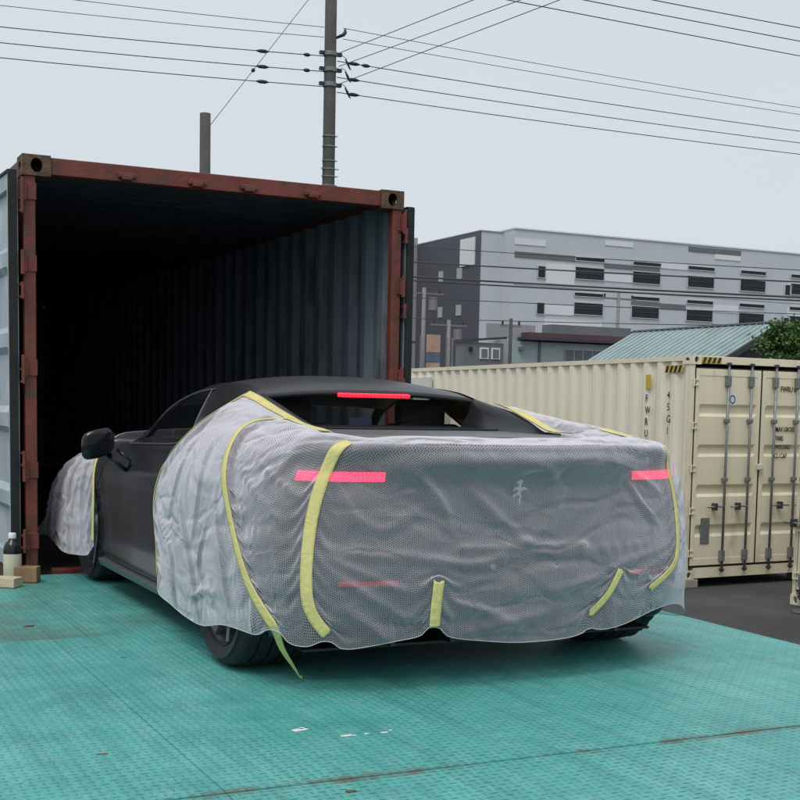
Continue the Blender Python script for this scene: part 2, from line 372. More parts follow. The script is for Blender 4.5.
# ------------------------------------------------------------------ shipping containers (local: x across, y into the box from the door end, z up)
def ring_rect(hx, hz, ox, oz, n=6):
    per = []
    c = [(-hx, -hz), (hx, -hz), (hx, hz), (-hx, hz)]
    for i in range(4):
        a, b = c[i], c[(i+1) % 4]
        for k in range(n): per.append((a[0]+(b[0]-a[0])*k/n, a[1]+(b[1]-a[1])*k/n))
    vs, fs = [], []
    for (x, z) in per:
        q = math.atan2(z/hz, x/hx); vs += [(x, z), (ox*math.cos(q), oz*math.sin(q))]
    N = len(per)
    for k in range(N):
        j = (k+1) % N; fs.append((2*k, 2*j, 2*j+1, 2*k+1))
    return vs, fs
def casting(mb, cx, y0, z0, sx):
    """corner casting .162 wide, .178 deep, .118 high; oval holes in the end face and the outer side face"""
    w, d, h = .081, .178, .059; z = z0+h; t = .022
    vs, fs = ring_rect(w, h, .034, .041)
    mb.add([(cx+a, y0, z+b) for a, b in vs], fs)
    N = len(vs)//2
    mb.add([(cx+vs[2*k+1][0], y0, z+vs[2*k+1][1]) for k in range(N)]+[(cx+vs[2*k+1][0], y0+t, z+vs[2*k+1][1]) for k in range(N)], [(k, (k+1) % N, N+(k+1) % N, N+k) for k in range(N)])
    vs2, fs2 = ring_rect(d/2, h, .041, .028); X = cx+sx*w
    mb.add([(X, y0+d/2+a, z+b) for a, b in vs2], fs2)
    mb.add([(X, y0+d/2+vs2[2*k+1][0], z+vs2[2*k+1][1]) for k in range(N)]+[(X-sx*t, y0+d/2+vs2[2*k+1][0], z+vs2[2*k+1][1]) for k in range(N)], [(k, (k+1) % N, N+(k+1) % N, N+k) for k in range(N)])
    x0, x1, y1, za, zb = cx-w, cx+w, y0+d, z-h, z+h
    xi = cx-sx*w
    mb.add([(x0, y0, zb), (x1, y0, zb), (x1, y1, zb), (x0, y1, zb)], [(0, 1, 2, 3)])
    mb.add([(x0, y0, za), (x1, y0, za), (x1, y1, za), (x0, y1, za)], [(3, 2, 1, 0)])
    mb.add([(x0, y1, za), (x1, y1, za), (x1, y1, zb), (x0, y1, zb)], [(0, 3, 2, 1)])
    mb.add([(xi, y0, za), (xi, y1, za), (xi, y1, zb), (xi, y0, zb)], [(0, 1, 2, 3)])
def corrugated(mb, length, height, axis_pt, along, upv, out, pitch=.278, depth=.036, start=0):
    """sheet with trapezoid ribs"""
    A, U, O = Vector(along), Vector(upv), Vector(out); P = Vector(axis_pt)
    prof = []; s = start
    while s < length:
        for ds, dd in ((0, 0), (.072, 0), (.140, depth), (.210, depth)):
            if s+ds*pitch/.278 <= length: prof.append((s+ds*pitch/.278, dd))
        s += pitch
    prof.append((length, prof[-1][1]))
    rows = [[P+A*a-O*d+U*z for a, d in prof] for z in (0, height)]
    mb.grid(rows)
def container_shell(root, L, H, paint, side_mat, inner=None, roof_mat=None, inset=None, casting_mat=None, sill_top=.15):
    Wd = 2.438; hw = Wd/2
    cm = casting_mat or paint
    for sx in (-1, 1):
        for y in (0, L-.178):
            for z in (0, H-.118):
                mb = MB(); casting(mb, sx*(hw-.081), y, z, sx); mb.build('corner_casting', cm, root, fix=False)
    for sx in (-1, 1):
        for y0, y1 in ((.012, .075), (L-.075, L-.012)):
            o = MB().box((sx*(hw-.008)-.0 if sx < 0 else hw-.075, y0, .118), (sx*(hw-.075) if sx < 0 else hw-.008, y1, H-.118)).build('corner_post', paint, root, bevel=.006)
    for y0, y1 in ((.012, .10), (L-.09, L-.012)):
        MB().box((-hw+.162, y0, H-.105), (hw-.162, y1, H-.008)).build('header_beam', paint, root, bevel=.004)
        MB().box((-hw+.162, y0, .01), (hw-.162, y1, sill_top)).build('sill_beam', paint, root, bevel=.004)
    for sx in (-1, 1):
        a, b = sorted((sx*(hw-.01), sx*(hw-.07)))
        MB().box((a, .178, H-.072), (b, L-.178, H-.012)).build('top_rail', paint, root)
        a, b = sorted((sx*(hw-.01), sx*(hw-.06)))
        MB().box((a, .178, .02), (b, L-.178, .16)).build('bottom_rail', paint, root)
        mb = MB(); corrugated(mb, L-.11, H-.072-.16, (sx*(hw-.016), .055, .16), (0, 1, 0), (0, 0, 1), (sx, 0, 0))
        o = mb.build('side_wall', side_mat, root)
        if inner:                                   # the inner face carries its own paint
            mb = MB(); corrugated(mb, L-.11, H-.072-.16, (sx*(hw-.019), .055, .16), (0, 1, 0), (0, 0, 1), (sx, 0, 0))
            mb.build('inner_lining', inner, root)
    mb = MB(); corrugated(mb, Wd-.08, H-.16, (-hw+.04, L-.04, .10), (1, 0, 0), (0, 0, 1), (0, 1, 0), pitch=.25, depth=.045)
    mb.build('end_wall', inner or side_mat, root)
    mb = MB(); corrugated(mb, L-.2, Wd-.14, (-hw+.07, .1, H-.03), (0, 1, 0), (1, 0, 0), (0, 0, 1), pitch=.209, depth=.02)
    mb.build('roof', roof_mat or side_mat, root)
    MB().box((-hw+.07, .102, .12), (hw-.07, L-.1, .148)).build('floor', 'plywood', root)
def door_leaf(root, w, h, paint, rod_mat, sx, rods=True, hinges=5, inner=None, handle=True, rod_at=(.46, .82)):
    """door leaf in its own frame: hinge line at x=0, leaf runs to x=sx*w, outer face at y=0 (looks to -y), bottom at z=0"""
    d = thing_part('door', root)
    X = lambda a, b: tuple(sorted((sx*a, sx*b)))
    fr = MB()
    for a, b, z0, z1 in ((0, .06, 0, h), (w-.06, w, 0, h), (.06, w-.06, 0, .09), (.06, w-.06, h-.09, h)):
        x0, x1 = X(a, b); fr.box((x0, .004, z0), (x1, .05, z1))
    fr.build('door_frame', paint, d, bevel=.003)
    # panel with horizontal pressed ribs
    n = 4; z = .09; prof = []; H_ = h-.18
    ribs = [.10, .31, .52, .73]
    prof.append((.010, z))
    for q in (.16, .38, .60, .82):
        c = z+H_*q
        prof += [(.010, c-.095), (.045, c-.055), (.045, c+.025), (.010, c+.065)]
    prof.append((.010, z+H_))
    x0, x1 = X(.06, w-.06)
    rows = [[(x, y, zz) for x in (x0, x0+.03, x1-.03, x1)] for y, zz in prof]
    for r in rows:                                   # ribs die out towards the frame
        r[0] = (r[0][0], .010, r[0][2]); r[3] = (r[3][0], .010, r[3][2])
    MB().grid(rows).build('door_panel', paint, d)
    if inner:
        rows = [[(x, y+.012, zz) for (x, y, zz) in r] for r in rows]
        MB().grid(rows).build('inner_lining', inner, d)
        g = MB(); 
        for a, b, z0, z1 in ((0.0, .06, 0, h), (w-.06, w, 0, h), (.06, w-.06, 0, .09), (.06, w-.06, h-.09, h)):
            xa, xb = X(a, b); g.box((xa, .05, z0), (xb, .054, z1))
        g.build('inner_frame', inner, d)
    g = MB()
    for a, b, z0, z1 in ((-.016, -.002, -.012, h+.012), (w+.002, w+.014, -.012, h+.012), (-.002, w+.002, h+.002, h+.018), (-.002, w+.002, -.018, -.002)):
        xa, xb = X(a, b); g.box((xa, .012, z0), (xb, .062, z1))
    g.build('door_gasket', 'gasket', d)
    if rods:
        for a in (w*rod_at[0], w*rod_at[1]):
            x = sx*a; rd = MB().tube([(x, -.034, -.10), (x, -.034, h+.09)], .0165, 10).build('locking_rod', rod_mat, d, smooth=True)
            for zc in (-.085, h+.05):
                MB().box((x-.028, -.055, zc), (x+.028, -.012, zc+.035)).build('cam_end', 'steel_dark', rd, bevel=.004)
            for zc in (.05, h*.5-.18, h*.73, h-.22):
                big = zc < .1 or zc > h-.3
                hh = .14 if big else .05
                mb = MB().box((x-.033, -.056, zc), (x+.033, .003, zc+hh))
                mb.build('rod_bracket', rod_mat, rd, bevel=.006)
            if handle:
                zc = h*.30; hx = x-sx*.30
                hd = MB().tube([(x-sx*.01, -.05, zc), (x-sx*.10, -.062, zc+.004), (hx, -.058, zc)], .011, 8)
                hd.build('rod_handle', 'steel_grey', rd, smooth=True)
                MB().box((x-sx*.16-.022, -.078, zc-.045), (x-sx*.16+.022, .003, zc+.05)).build('handle_catch', 'steel_dark', rd, bevel=.008)
    for k in range(hinges):
        zc = .12+(h-.34)*k/(hinges-1)
        xa, xb = X(-.05, .035)
        MB().box((xa, -.012, zc), (xb, .003, zc+.012)).box((xa, -.012, zc+.07), (xb, .003, zc+.082)).tube([(sx*-.045, -.010, zc-.006), (sx*-.045, -.010, zc+.09)], .010, 8).build('hinge', paint if rods else rod_mat, d)
    return d
def thing_part(name, parent):
    o = bpy.data.objects.new(name, None); COL.objects.link(o); o.parent = parent; o.empty_display_size = .1; return o

# ------------------------------------------------------------------ ground
G = -1.26
rows = [[(x, y, G) for x in (-900, -60, -20, -5, 10, 25, 60, 900)] for y in (-300, -30, -8, 0, 10, 25, 60, 1500)]
struct(MB().grid(rows).build('ground', 'asphalt'))

# ------------------------------------------------------------------ loading platform
pf = thing('loading_platform', 'large teal painted steel platform of tread plates under the covered car', 'platform')
PX0, PX1, PY0 = -4.6, 1.64, -9.6
S1, S2, XL = -2.12, -4.52, -1.47
def plate(x0, x1, y0, y1, z1=0.0, nx=1):
    o = MB().box((x0+.0012, y0+.0035, z1-.012), (x1-.0012, y1-.0035, z1)).build('tread_plate', 'tread_plate', pf)
    return o
plate(PX0, -1.31, S1, -.012, -.003); plate(-1.31, PX1, S1, -.012, -.003)
plate(PX0, XL, S2, S1); plate(XL, PX1, S2, S1)
plate(PX0, XL, PY0, S2, -.002); plate(XL, PX1, PY0, S2, -.002)
MB().box((PX0+.01, PY0+.01, -.06), (PX1-.006, -.02, -.016)).build('under_deck', 'steel_dark', pf)
for x in (PX0+.02, -1.5, PX1-.13):
    MB().box((x, PY0+.02, -.30), (x+.1, -.03, -.061)).build('deck_beam', 'tread_plate', pf)
for x in (PX0+.04, -1.49, PX1-.12):
    for y in (PY0+.3, -5, -.5):
        MB().box((x, y, G), (x+.08, y+.16, -.301)).build('deck_leg', 'steel_dark', pf)
for k in range(9):                                    # splash of white paint and flakes
    pass
def flake(x, y, r, mt, seed, z=.0008):
    rd = random.Random(seed); pts = []
    for k in range(9):
        q = 2*math.pi*k/9; rr = r*(.45+.75*rd.random()); pts.append((x+rr*math.cos(q)*1.6, y+rr*math.sin(q), z))
    MB().prism(pts, (0, 0, .0015)).build('paint_fleck', mt, pf)
for i, (x, y, r) in enumerate([(-1.045, -3.97, .020), (-1.03, -3.955, .010), (-.93, -4.09, .012), (-.905, -4.1, .006), (-.86, -4.09, .007), (-.80, -4.10, .008), (-.77, -4.08, .005)]):
    flake(x, y, r, 'white_print', i)
for i, (x, y, r) in enumerate([(-1.69, -4.02, .012), (-1.15, -4.63, .012), (-1.28, -2.62, .010), (-1.5, -1.75, .018)]):
    flake(x, y, r, 'rust_casting', 40+i, -.0006)

# ------------------------------------------------------------------ open red container the car is driven into
rc = thing('shipping_container', 'weathered red shipping container with both doors open and a dark interior', 'container', (0, 0, -.155), (0, 0, 0), 'shipping containers in the yard')
HR = 2.591
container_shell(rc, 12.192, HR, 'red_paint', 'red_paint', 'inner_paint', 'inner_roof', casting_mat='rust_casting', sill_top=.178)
for x in (-.614, -.184, .149, .575):                  # cam keepers under the header
    o = MB().box((x-.055, -.012, HR-.085), (x+.055, .014, HR-.055)).box((x-.032, -.03, HR-.10), (x+.032, .014, HR-.07)).build('cam_keeper', 'red_paint', rc, bevel=.006)
for sx in (-1, 1):                                    # hinge lugs on the posts
    for z in (.30, .72, 1.32, 1.92, 2.33):
        MB().box((sx*1.211-.012, -.016, z), (sx*1.211+.012, .03, z+.11)).tube([(sx*1.222, -.012, z-.015), (sx*1.222, -.012, z+.125)], .014, 8).box((min(sx*1.2, sx*(1.14 if sx < 0 else 1.18)), .004, z+.005), (max(sx*1.2, sx*(1.14 if sx < 0 else 1.18)), .013, z+.10)).build('hinge_lug', 'red_paint', rc, bevel=.003)
dl = door_leaf(rc, 1.14, 2.29, 'door_inner', 'red_paint', 1, rods=False, inner='door_inner')
dl.location = (-1.238, .02, .19); dl.rotation_euler = (0, 0, R(90+2.0)); 
dr = door_leaf(rc, 1.14, 2.29, 'inner_paint', 'red_paint', -1, rods=False, inner='door_inner')
dr.location = (1.238, .02, .19); dr.rotation_euler = (0, 0, R(-90-.4))

# ------------------------------------------------------------------ cream containers in the yard
def cream_container(label, loc, rot, marked):
    c = thing('shipping_container', label, 'container', loc, rot, 'shipping containers in the yard')
    H, L = 2.896, 12.192
    sh = thing_part('container_box', c) if False else c
    container_shell(c, L, H, 'cream_paint', 'cream_side', None)
    return c, H, L
c1, H1, L1 = cream_container('cream shipping container with closed doors and black lettering behind the car', (8.024+1.2175, 5.503+.06, -1.149), (R(-.55), 0, R(2.94)), True)
dh = H1-.35
for sx in (1, -1):
    d = door_leaf(c1, 1.115, dh, 'cream_paint', 'steel_grey', sx)
    d.location = (-sx*1.131, -.004, .18)
MB().box((-.045, -.055, 1.42), (.045, -.008, 1.50)).build('customs_box', 'pale_panel', c1, bevel=.01)
FR = lambda x, z, y=-.006: frame((x, y, z), (1, 0, 0), (0, 0, 1), (0, -1, 0))
text_part('FWRU 0', .105, FR(.335, 2.46), 'black_print', c1, spacing=.95)
for i, t in enumerate(('MAX GROSS', 'TARE', 'PAYLOAD', 'CU CAP')):
    text_part(t, .088, FR(.268, 1.93-.118*i), 'black_print', c1, spacing=.9)
# round blue emblem on a white square
MB().box((-.575, -.008, 2.27), (-.455, -.004, 2.41)).build('emblem_ground', 'white_print', c1)
em = MB(); N = 20
em.add([(-.515+r*math.cos(2*math.pi*k/N), -.0095, 2.34+1.2*r*math.sin(2*math.pi*k/N)) for k in range(N) for r in (.032, .05)], [(2*k, 2*k+1, (2*k+3) % (2*N), (2*k+2) % (2*N)) for k in range(N)])
em.build('emblem_ring', 'blue_print', c1)
MB().box((-.97, -.004, .46), (-.82, .008, .80)).build('data_plate', 'steel_grey', c1, bevel=.004)
# warning stripes at the top corner: black and yellow
def stripes(o, ax, nrm, w, h, n):
    o, ax, nrm = Vector(o), Vector(ax), Vector(nrm); upv = Vector((0, 0, 1))
    MB().prism([o, o+ax*w, o+ax*w+upv*h, o+upv*h], nrm*.002).build('hazard_ground', 'yellow_print', c1)
    for k in range(n):
        a = w/n*k; b = a+w/n*.55; s = w/n*.42
        pts = [o+ax*a, o+ax*b, o+ax*min(w, b+s)+upv*h, o+ax*min(w, a+s)+upv*h]
        MB().prism([p+nrm*.0025 for p in pts], nrm*.002).build('hazard_stripe', 'black_print', c1)
stripes((-1.04, .010, H1-.098), (1, 0, 0), (0, -1, 0), .33, .075, 4)
stripes((-1.2105, .52, H1-.22), (0, -1, 0), (-1, 0, 0), .33, .09, 4)
FS = lambda y, z: frame((-1.213, y, z), (0, -1, 0), (0, 0, 1), (-1, 0, 0))
for i, ch in enumerate('FWRU 0'):
    text_part(ch, .135, FS(.90, 2.30-.155*i), 'black_print', c1)
for i, ch in enumerate('45G1'):
    text_part(ch, .135, FS(.46, 2.34-.155*i), 'black_print', c1)
MB().box((-1.2145, .40, 1.36), (-1.2115, .56, 1.60)).build('number_plate', 'amber_print', c1)
text_part('6', .20, frame((-1.216, .53, 1.41), (0, -1, 0), (0, 0, 1), (-1, 0, 0)), 'black_print', c1)
MB().box((-1.216, .80, 2.47), (-1.2125, .90, 2.66)).build('yellow_sticker', 'yellow_print', c1)
# pale panel with a roller shutter in the side
MB().box((-1.235, 6.6, 1.7), (-1.200, 10.2, 2.72)).build('shutter_surround', 'pale_panel', c1)
sh = MB().box((-1.25, 7.2, 1.2), (-1.236, 9.4, 2.40)).build('shutter', 'steel_grey', c1)
for k in range(9):
    z = 1.25+.125*k
    MB().box((-1.262, 7.22, z), (-1.2505, 9.38, z+.10)).build('shutter_slat', 'steel_grey', sh, bevel=.01)
for sx in (-1, 1):
    tag(MB().box((9.2415-.055+sx*1.10-.17, 5.50+(.10 if sx > 0 else 0)+.0, G), (9.2415-.055+sx*1.10+.17, 5.50+(.10 if sx > 0 else 0)+.30, -1.152)).build('concrete_block', 'concrete', bevel=.01),
        'squat grey concrete block under the %s corner of the lettered cream container' % ('near left' if sx < 0 else 'right hand'), 'block', 'blocks under the cream container')

c2, H2, L2 = cream_container('second cream container end with grey locking rods at the right picture edge', (7.99, 3.52-1.219, -1.16), (0, 0, R(-90)), False)
for sx in (1, -1):
    d = door_leaf(c2, 1.115, dh, 'cream_paint', 'steel_grey', sx, rod_at=(.10, .42)); d.location = (-sx*1.131, -.004, .18)
for sy in (-1, 1):
    tag(MB().box((8.02, 2.301+sy*1.05-.15, G), (8.36, 2.301+sy*1.05+.15, -1.163)).build('concrete_block', 'concrete', bevel=.01),
        'concrete block under the %s corner of the container at the right edge' % ('near' if sy < 0 else 'far'), 'block', 'blocks under the cream container')

# ------------------------------------------------------------------ grey apartment-like storage building far behind
gb = thing('grey_building', 'large grey flat roofed building with striped facade behind the cream container', 'building', (49.3, 79.5, G))
BH = 14.55-G
def bpart(name, a, b, mt, parent=gb, **k):
    o = Vector((49.3, 79.5, G)); return MB().box(Vector(a)-o, Vector(b)-o).build(name, mt, parent, **k)
bpart('main_block', (49.3, 79.5, G), (108, 98, 14.55), 'clad_light')
bpart('parapet_cap', (49.25, 79.42, 14.552), (108.05, 98, 14.66), 'clad_pale')
bpart('notch_block', (47.3, 81.25, G), (49.298, 97.9, 14.42), 'clad_light')
bpart('dark_wing', (47.22, 81.2, G), (47.298, 92.1, 14.40), 'clad_dark')
bpart('parapet_cap', (47.2, 81.18, 14.422), (49.24, 92.1, 14.50), 'clad_mid')
bpart('rear_wing', (30, 92.102, G), (47.25, 99, 15.0), 'clad_mid')
bpart('joint_line', (30, 92.06, 6.2), (47.2, 92.1, 6.32), 'clad_dark')
# cladding joints and colour panels on the facade (x0,x1,z0,z1,material)
for i, (x0, x1, z0, z1, mt) in enumerate([(49.32, 52.1, 13.4, 13.85, 'clad_pale'), (49.32, 54.9, 12.42, 12.86, 'clad_band'), (57.66, 60.36, 13.9, 14.3, 'clad_pale'), (57.66, 63.1, 12.14, 12.5, 'clad_band'),
        (57.66, 60.36, 11.1, 11.62, 'clad_pale'), (63.2, 65.9, 12.45, 12.95, 'clad_pale'), (65.95, 71.45, 14.0, 14.4, 'clad_band'), (68.7, 71.45, 13.55, 13.95, 'clad_pale'), (52.2, 54.85, 10.6, 12.1, 'clad_pale'),
        (60.4, 65.9, 9.2, 9.62, 'clad_band'), (68.75, 71.45, 9.2, 9.75, 'clad_pale'), (68.75, 74.2, 7.8, 8.2, 'clad_band'), (63.2, 65.9, 7.15, 7.6, 'clad_pale'), (52.2, 57.6, 7.3, 7.8, 'clad_pale'), (54.9, 60.36, 6.2, 6.7, 'clad_band'), (52.2, 54.85, 8.2, 8.9, 'clad_pale'),
        (77.0, 82, 11.5, 12.1, 'clad_pale'), (76.8, 80, 9.3, 9.9, 'clad_pale'), (82, 87.5, 12.9, 13.3, 'clad_band'), (80, 84, 7.2, 7.7, 'clad_pale')]):
    bpart('facade_panel', (x0, 79.45, z0), (x1, 79.499, z1), mt)
def bwindow(x0, x1, z0, z1):
    w = bpart('window', (x0, 79.44, z0), (x1, 79.4985, z1), 'win_dark')
    t = .05
    mb = MB(); o = Vector((49.3, 79.5, G))
    for a, b in (((x0-t, 79.40, z0-t), (x1+t, 79.47, z0)), ((x0-t, 79.40, z1), (x1+t, 79.47, z1+t)), ((x0-t, 79.40, z0), (x0, 79.47, z1)), ((x1, 79.40, z0), (x1+t, 79.47, z1))):
        mb.box(Vector(a)-o, Vector(b)-o)
    mb.build('window_frame', 'clad_light', w)
    if z1-z0 > .6 and x1-x0 > 1.5:
        mb = MB()
        for k in range(1, 6):
            x = x0+(x1-x0)*k/6; mb.box(Vector((x-.02, 79.41, z0))-o, Vector((x+.02, 79.438, z0+.42))-o)
        mb.box(Vector((x0, 79.405, z0+.42))-o, Vector((x1, 79.437, z0+.48))-o)
        mb.build('railing', 'steel_dark', w)
for k in range(9):
    x0 = 54.9+5.54*k
    for zb in (8.35, 11.12, 5.5):
        if (k, zb) == (1, 8.35):
            pass
        bwindow(x0, x0+2.72, zb, zb+.90); bwindow(x0, x0+2.72, zb+1.42, zb+1.68)
for x in (51.45, 76.45):
    for z in (8.2, 11.0): bwindow(x, x+.66, z, z+.86)
def swindow(y0, y1, z0, z1, mt='win_pale'):
    w = bpart('window', (47.17, y0, z0), (47.219, y1, z1), mt); return w
for z in (8.1, 11.0):
    swindow(84.0, 84.85, z, z+.85); swindow(87.25, 88.0, z, z+.85)
sg = bpart('wall_sign', (47.12, 81.95, 11.92), (47.219, 84.3, 14.05), 'clad_pale')
for z, w in ((13.2, .18), (13.0, .30), (12.75, .2), (12.3, .12)):
    bpart('sign_mark', (47.10, 83.1-w, z), (47.119, 83.1+w, z+.09), 'clad_mid', sg) if False else None
for z in (4.0, 10.35):
    bpart('joint_line', (49.3, 79.47, z), (108, 79.4995, z+.03), 'clad_mid')

# pale mint workshop with maroon roof
mh = thing('mint_workshop', 'pale mint workshop with maroon flat roof below the grey building', 'building', (26, 40, G))
def at(o, name, a, b, mt, parent, **k):
    o = Vector(o); return MB().box(Vector(a)-o, Vector(b)-o).build(name, mt, parent, **k)
OM = (26, 40, G)
at(OM, 'wall', (25.5, 40.3, G), (33.5, 41.4, 3.8), 'mint_wall', mh)
at(OM, 'roof', (26.6, 39.9, 3.97), (34.2, 41.6, 4.17), 'maroon_roof', mh)
at(OM, 'roof_edge', (26.4, 39.8, 3.85), (34.3, 41.7, 3.965), 'dark_gable', mh)
at(OM, 'rail_screen', (24.9, 40.5, 3.81), (27.3, 40.6, 4.5), 'clad_mid', mh)
at(OM, 'roof_unit', (28.2, 40.6, 4.175), (32.4, 41.4, 4.6), 'slate_wall', mh)
w = at(OM, 'window', (28.7, 40.24, 2.97), (30.6, 40.298, 3.55), 'win_pale', mh)
for k in range(4): at(OM, 'pane', (28.74+.47*k, 40.21, 3.01), (29.13+.47*k, 40.238, 3.51), 'slate_wall', w)
at(OM, 'wall_lamp', (26.35, 40.1, 3.4), (26.55, 40.298, 3.55), 'slate_wall', mh)
at(OM, 'drain_pipe', (27.35, 40.22, G), (27.45, 40.298, 3.79), 'slate_wall', mh)
at(OM, 'vent', (31.4, 40.2, 3.4), (31.6, 40.298, 3.6), 'win_dark', mh)
sb = thing('slate_shed', 'small slate grey shed with two white windows left of the mint workshop', 'shed', (23.8, 39.6, G))
OS = (23.8, 39.6, G)
at(OS, 'wall', (23.3, 39.6, G), (25.2, 40.29, 3.62), 'slate_wall', sb)
MB().prism([Vector(p)-Vector(OS) for p in ((23.2, 39.5, 3.625), (25.3, 39.5, 3.82), (25.3, 39.5, 3.90), (23.2, 39.5, 3.72))], (0, .8, 0)).build('roof', 'dark_gable', sb)
for x in (24.05, 24.6):
    w = at(OS, 'window', (x, 39.55, 2.95), (x+.42, 39.598, 3.42), 'white_print', sb)
    at(OS, 'pane', (x+.07, 39.53, 3.0), (x+.35, 39.549, 3.36), 'slate_wall', w)
at(OS, 'vent', (23.55, 39.5, 3.25), (23.68, 39.598, 3.42), 'win_dark', sb)

# teal metal roof house
th = thing('teal_roof_house', 'low house with teal seamed metal gable roof beyond the cream container', 'house', (26.2, 30, G))
OT = Vector((26.2, 30, G))
rx, rz, y0, y1, dxl, dzl = 26.2, 3.78, 24.1, 31.8, 5.5, 3.0
for sx in (-1, 1):
    P = [Vector((rx, y0, rz)), Vector((rx, y1, rz)), Vector((rx+sx*dxl, y1, rz-dzl)), Vector((rx+sx*dxl, y0, rz-dzl))]
    rf = MB().prism([p-OT for p in P], (0, 0, .06)).build('roof', 'teal_roof', th)
    for k in range(22):                                   # standing seams
        y = y0+.3+(y1-y0-.6)*k/21
        MB().prism([Vector(p)-OT for p in ((rx+sx*.05, y-.02, rz+.035), (rx+sx*.05, y+.02, rz+.035), (rx+sx*dxl, y+.02, rz-dzl+.062), (rx+sx*dxl, y-.02, rz-dzl+.062))], (0, 0, .035)).build('roof_seam', 'teal_roof', rf)
MB().box(Vector((rx-.1, y0, rz+.06))-OT, Vector((rx+.1, y1, rz+.11))-OT).build('ridge_cap', 'clad_band', th)
MB().prism([Vector(p)-OT for p in ((rx-dxl-.1, y0-.14, rz-dzl-.16), (rx, y0-.14, rz-.1), (rx, y0-.14, rz+.08), (rx-dxl-.1, y0-.14, rz-dzl+.06))], (0, .135, 0)).build('barge_board', 'dark_gable', th)
MB().prism([Vector(p)-OT for p in ((rx+dxl+.1, y0-.14, rz-dzl-.16), (rx, y0-.14, rz-.1), (rx, y0-.14, rz+.08), (rx+dxl+.1, y0-.14, rz-dzl+.06))], (0, .135, 0)).build('barge_board', 'dark_gable', th)
MB().prism([Vector(p)-OT for p in ((rx-dxl+.4, y0+.5, G), (rx+dxl-.4, y0+.5, G), (rx+dxl-.4, y0+.5, rz-dzl+.05), (rx, y0+.5, rz-.1), (rx-dxl+.4, y0+.5, rz-dzl+.05))], (0, y1-y0-1, 0)).build('wall', 'dark_gable', th)

# ------------------------------------------------------------------ poles and wires
def pole(label, x, y, ztop, r0, r1, mt='pole_concrete', name='utility_pole'):
    p = thing(name, label, 'pole', (x, y, G), group='utility poles')
    MB().tube([(0, 0, 0), (0, 0, ztop-G)], [r0, r1], 16).build('shaft', mt, p, smooth=True)
    return p
mp_ = pole('tall dark utility pole rising behind the red container', 10.12, 22.72, 13.5, .175, .138)
PZ = lambda z: z-G
for z in (9.60, 9.22, 8.86):
    MB().lathe([(.16, PZ(z)-.05), (.175, PZ(z)-.05), (.175, PZ(z)+.05), (.16, PZ(z)+.05)], n=16).build('pole_band', 'steel_grey', mp_)
    MB().box((-.28, -.05, PZ(z)-.03), (-.16, .05, PZ(z)+.05)).build('wire_clamp', 'insulator', mp_); MB().box((.16, -.05, PZ(z)-.03), (.3, .05, PZ(z)+.05)).build('wire_clamp', 'insulator', mp_)
for z, w in ((6.62, .22), (6.8, .24), (7.0, .2), (7.35, .2), (7.6, .2), (6.4, .2)):
    MB().lathe([(.15, PZ(z)), (.168, PZ(z)), (.168, PZ(z)+.03), (.15, PZ(z)+.03)], n=16).tube([(-w, -.08, PZ(z)+.015), (w, -.08, PZ(z)+.015)], .012, 6).build('pole_band', 'steel_grey', mp_)
MB().tube([(.14, -.02, PZ(10.0)), (.33, -.05, PZ(10.1)), (.37, -.05, PZ(10.16)), (.37, -.05, PZ(10.24))], [.03, .045, .05, .02], 8).build('wire_bracket', 'insulator', mp_, smooth=True)
for i, z in enumerate((9.40, 9.10, 8.72)):                # droppers with dark sleeves right of the pole
    x0, x1 = .25, .52
    MB().tube([(x0, -.12, PZ(z)+.18), (x0+.12, -.12, PZ(z)+.12), (x1, -.12, PZ(z)-.16)], .009, 6).build('jumper_wire', 'wire', mp_)
    MB().tube([(x0+.10, -.12, PZ(z)+.10), (x0+.17, -.12, PZ(z)+.0), (x1-.03, -.12, PZ(z)-.14)], [.012, .034, .012], 8).build('jumper_sleeve', 'insulator', mp_, smooth=True)
pole('short grey pole end with stay wire above the red container', 6.69, 21.96, 7.64, .135, .125)
for lb, x, y, zt, r, arm in (('thin distant pole in front of the striped facade right half', 34.2, 44.2, 6.55, .10, 1.0), ('grey distant pole with top crossarm in front of the dark wall', 30.66, 54.84, 5.6, .13, 1.1),
        ('leftmost distant pole beside the red container edge', 29.5, 55.6, 7.3, .13, 1.2), ('short dark pole beside the slate shed windows', 25.35, 39.3, 4.65, .09, .5)):
    p = pole(lb, x, y, zt, r, r*.8, 'pole_grey' if 'dark pole' not in lb else 'pole_concrete')
    MB().box((-arm, -.04, PZ(zt)-.35), (arm, .04, PZ(zt)-.27)).build('crossarm', 'pole_grey', p)
    for sx in (-1, 1):
        MB().tube([(sx*arm*.8, 0, PZ(zt)-.27), (sx*arm*.8, 0, PZ(zt)-.1)], .05, 6).build('insulator', 'insulator', p)
    if arm > 1.05:
        MB().tube([(.55, 0, PZ(zt)-1.2), (.55, 0, PZ(zt)-.5)], .24, 10).build('transformer', 'pole_grey', p)
ts = thing('street_sign_tower', 'narrow tan and blue sign tower beyond the cream container', 'sign', (27.6, 50.5, G))
for k, (z0, z1, mt) in enumerate(((2.2, 3.1, 'sign_tan'), (3.12, 3.6, 'sign_blue'), (3.62, 4.5, 'sign_tan'), (-1.2, 2.18, 'sign_blue'))):
    MB().box((-.36, 0, PZ(z0)), (.30, .25, PZ(z1))).build('sign_panel', mt, ts)
for x in (-.75, .72, 1.05):
    MB().tube([(x, .1, 0), (x, .1, PZ(4.4))], .05, 6).build('sign_post', 'pole_grey', ts)
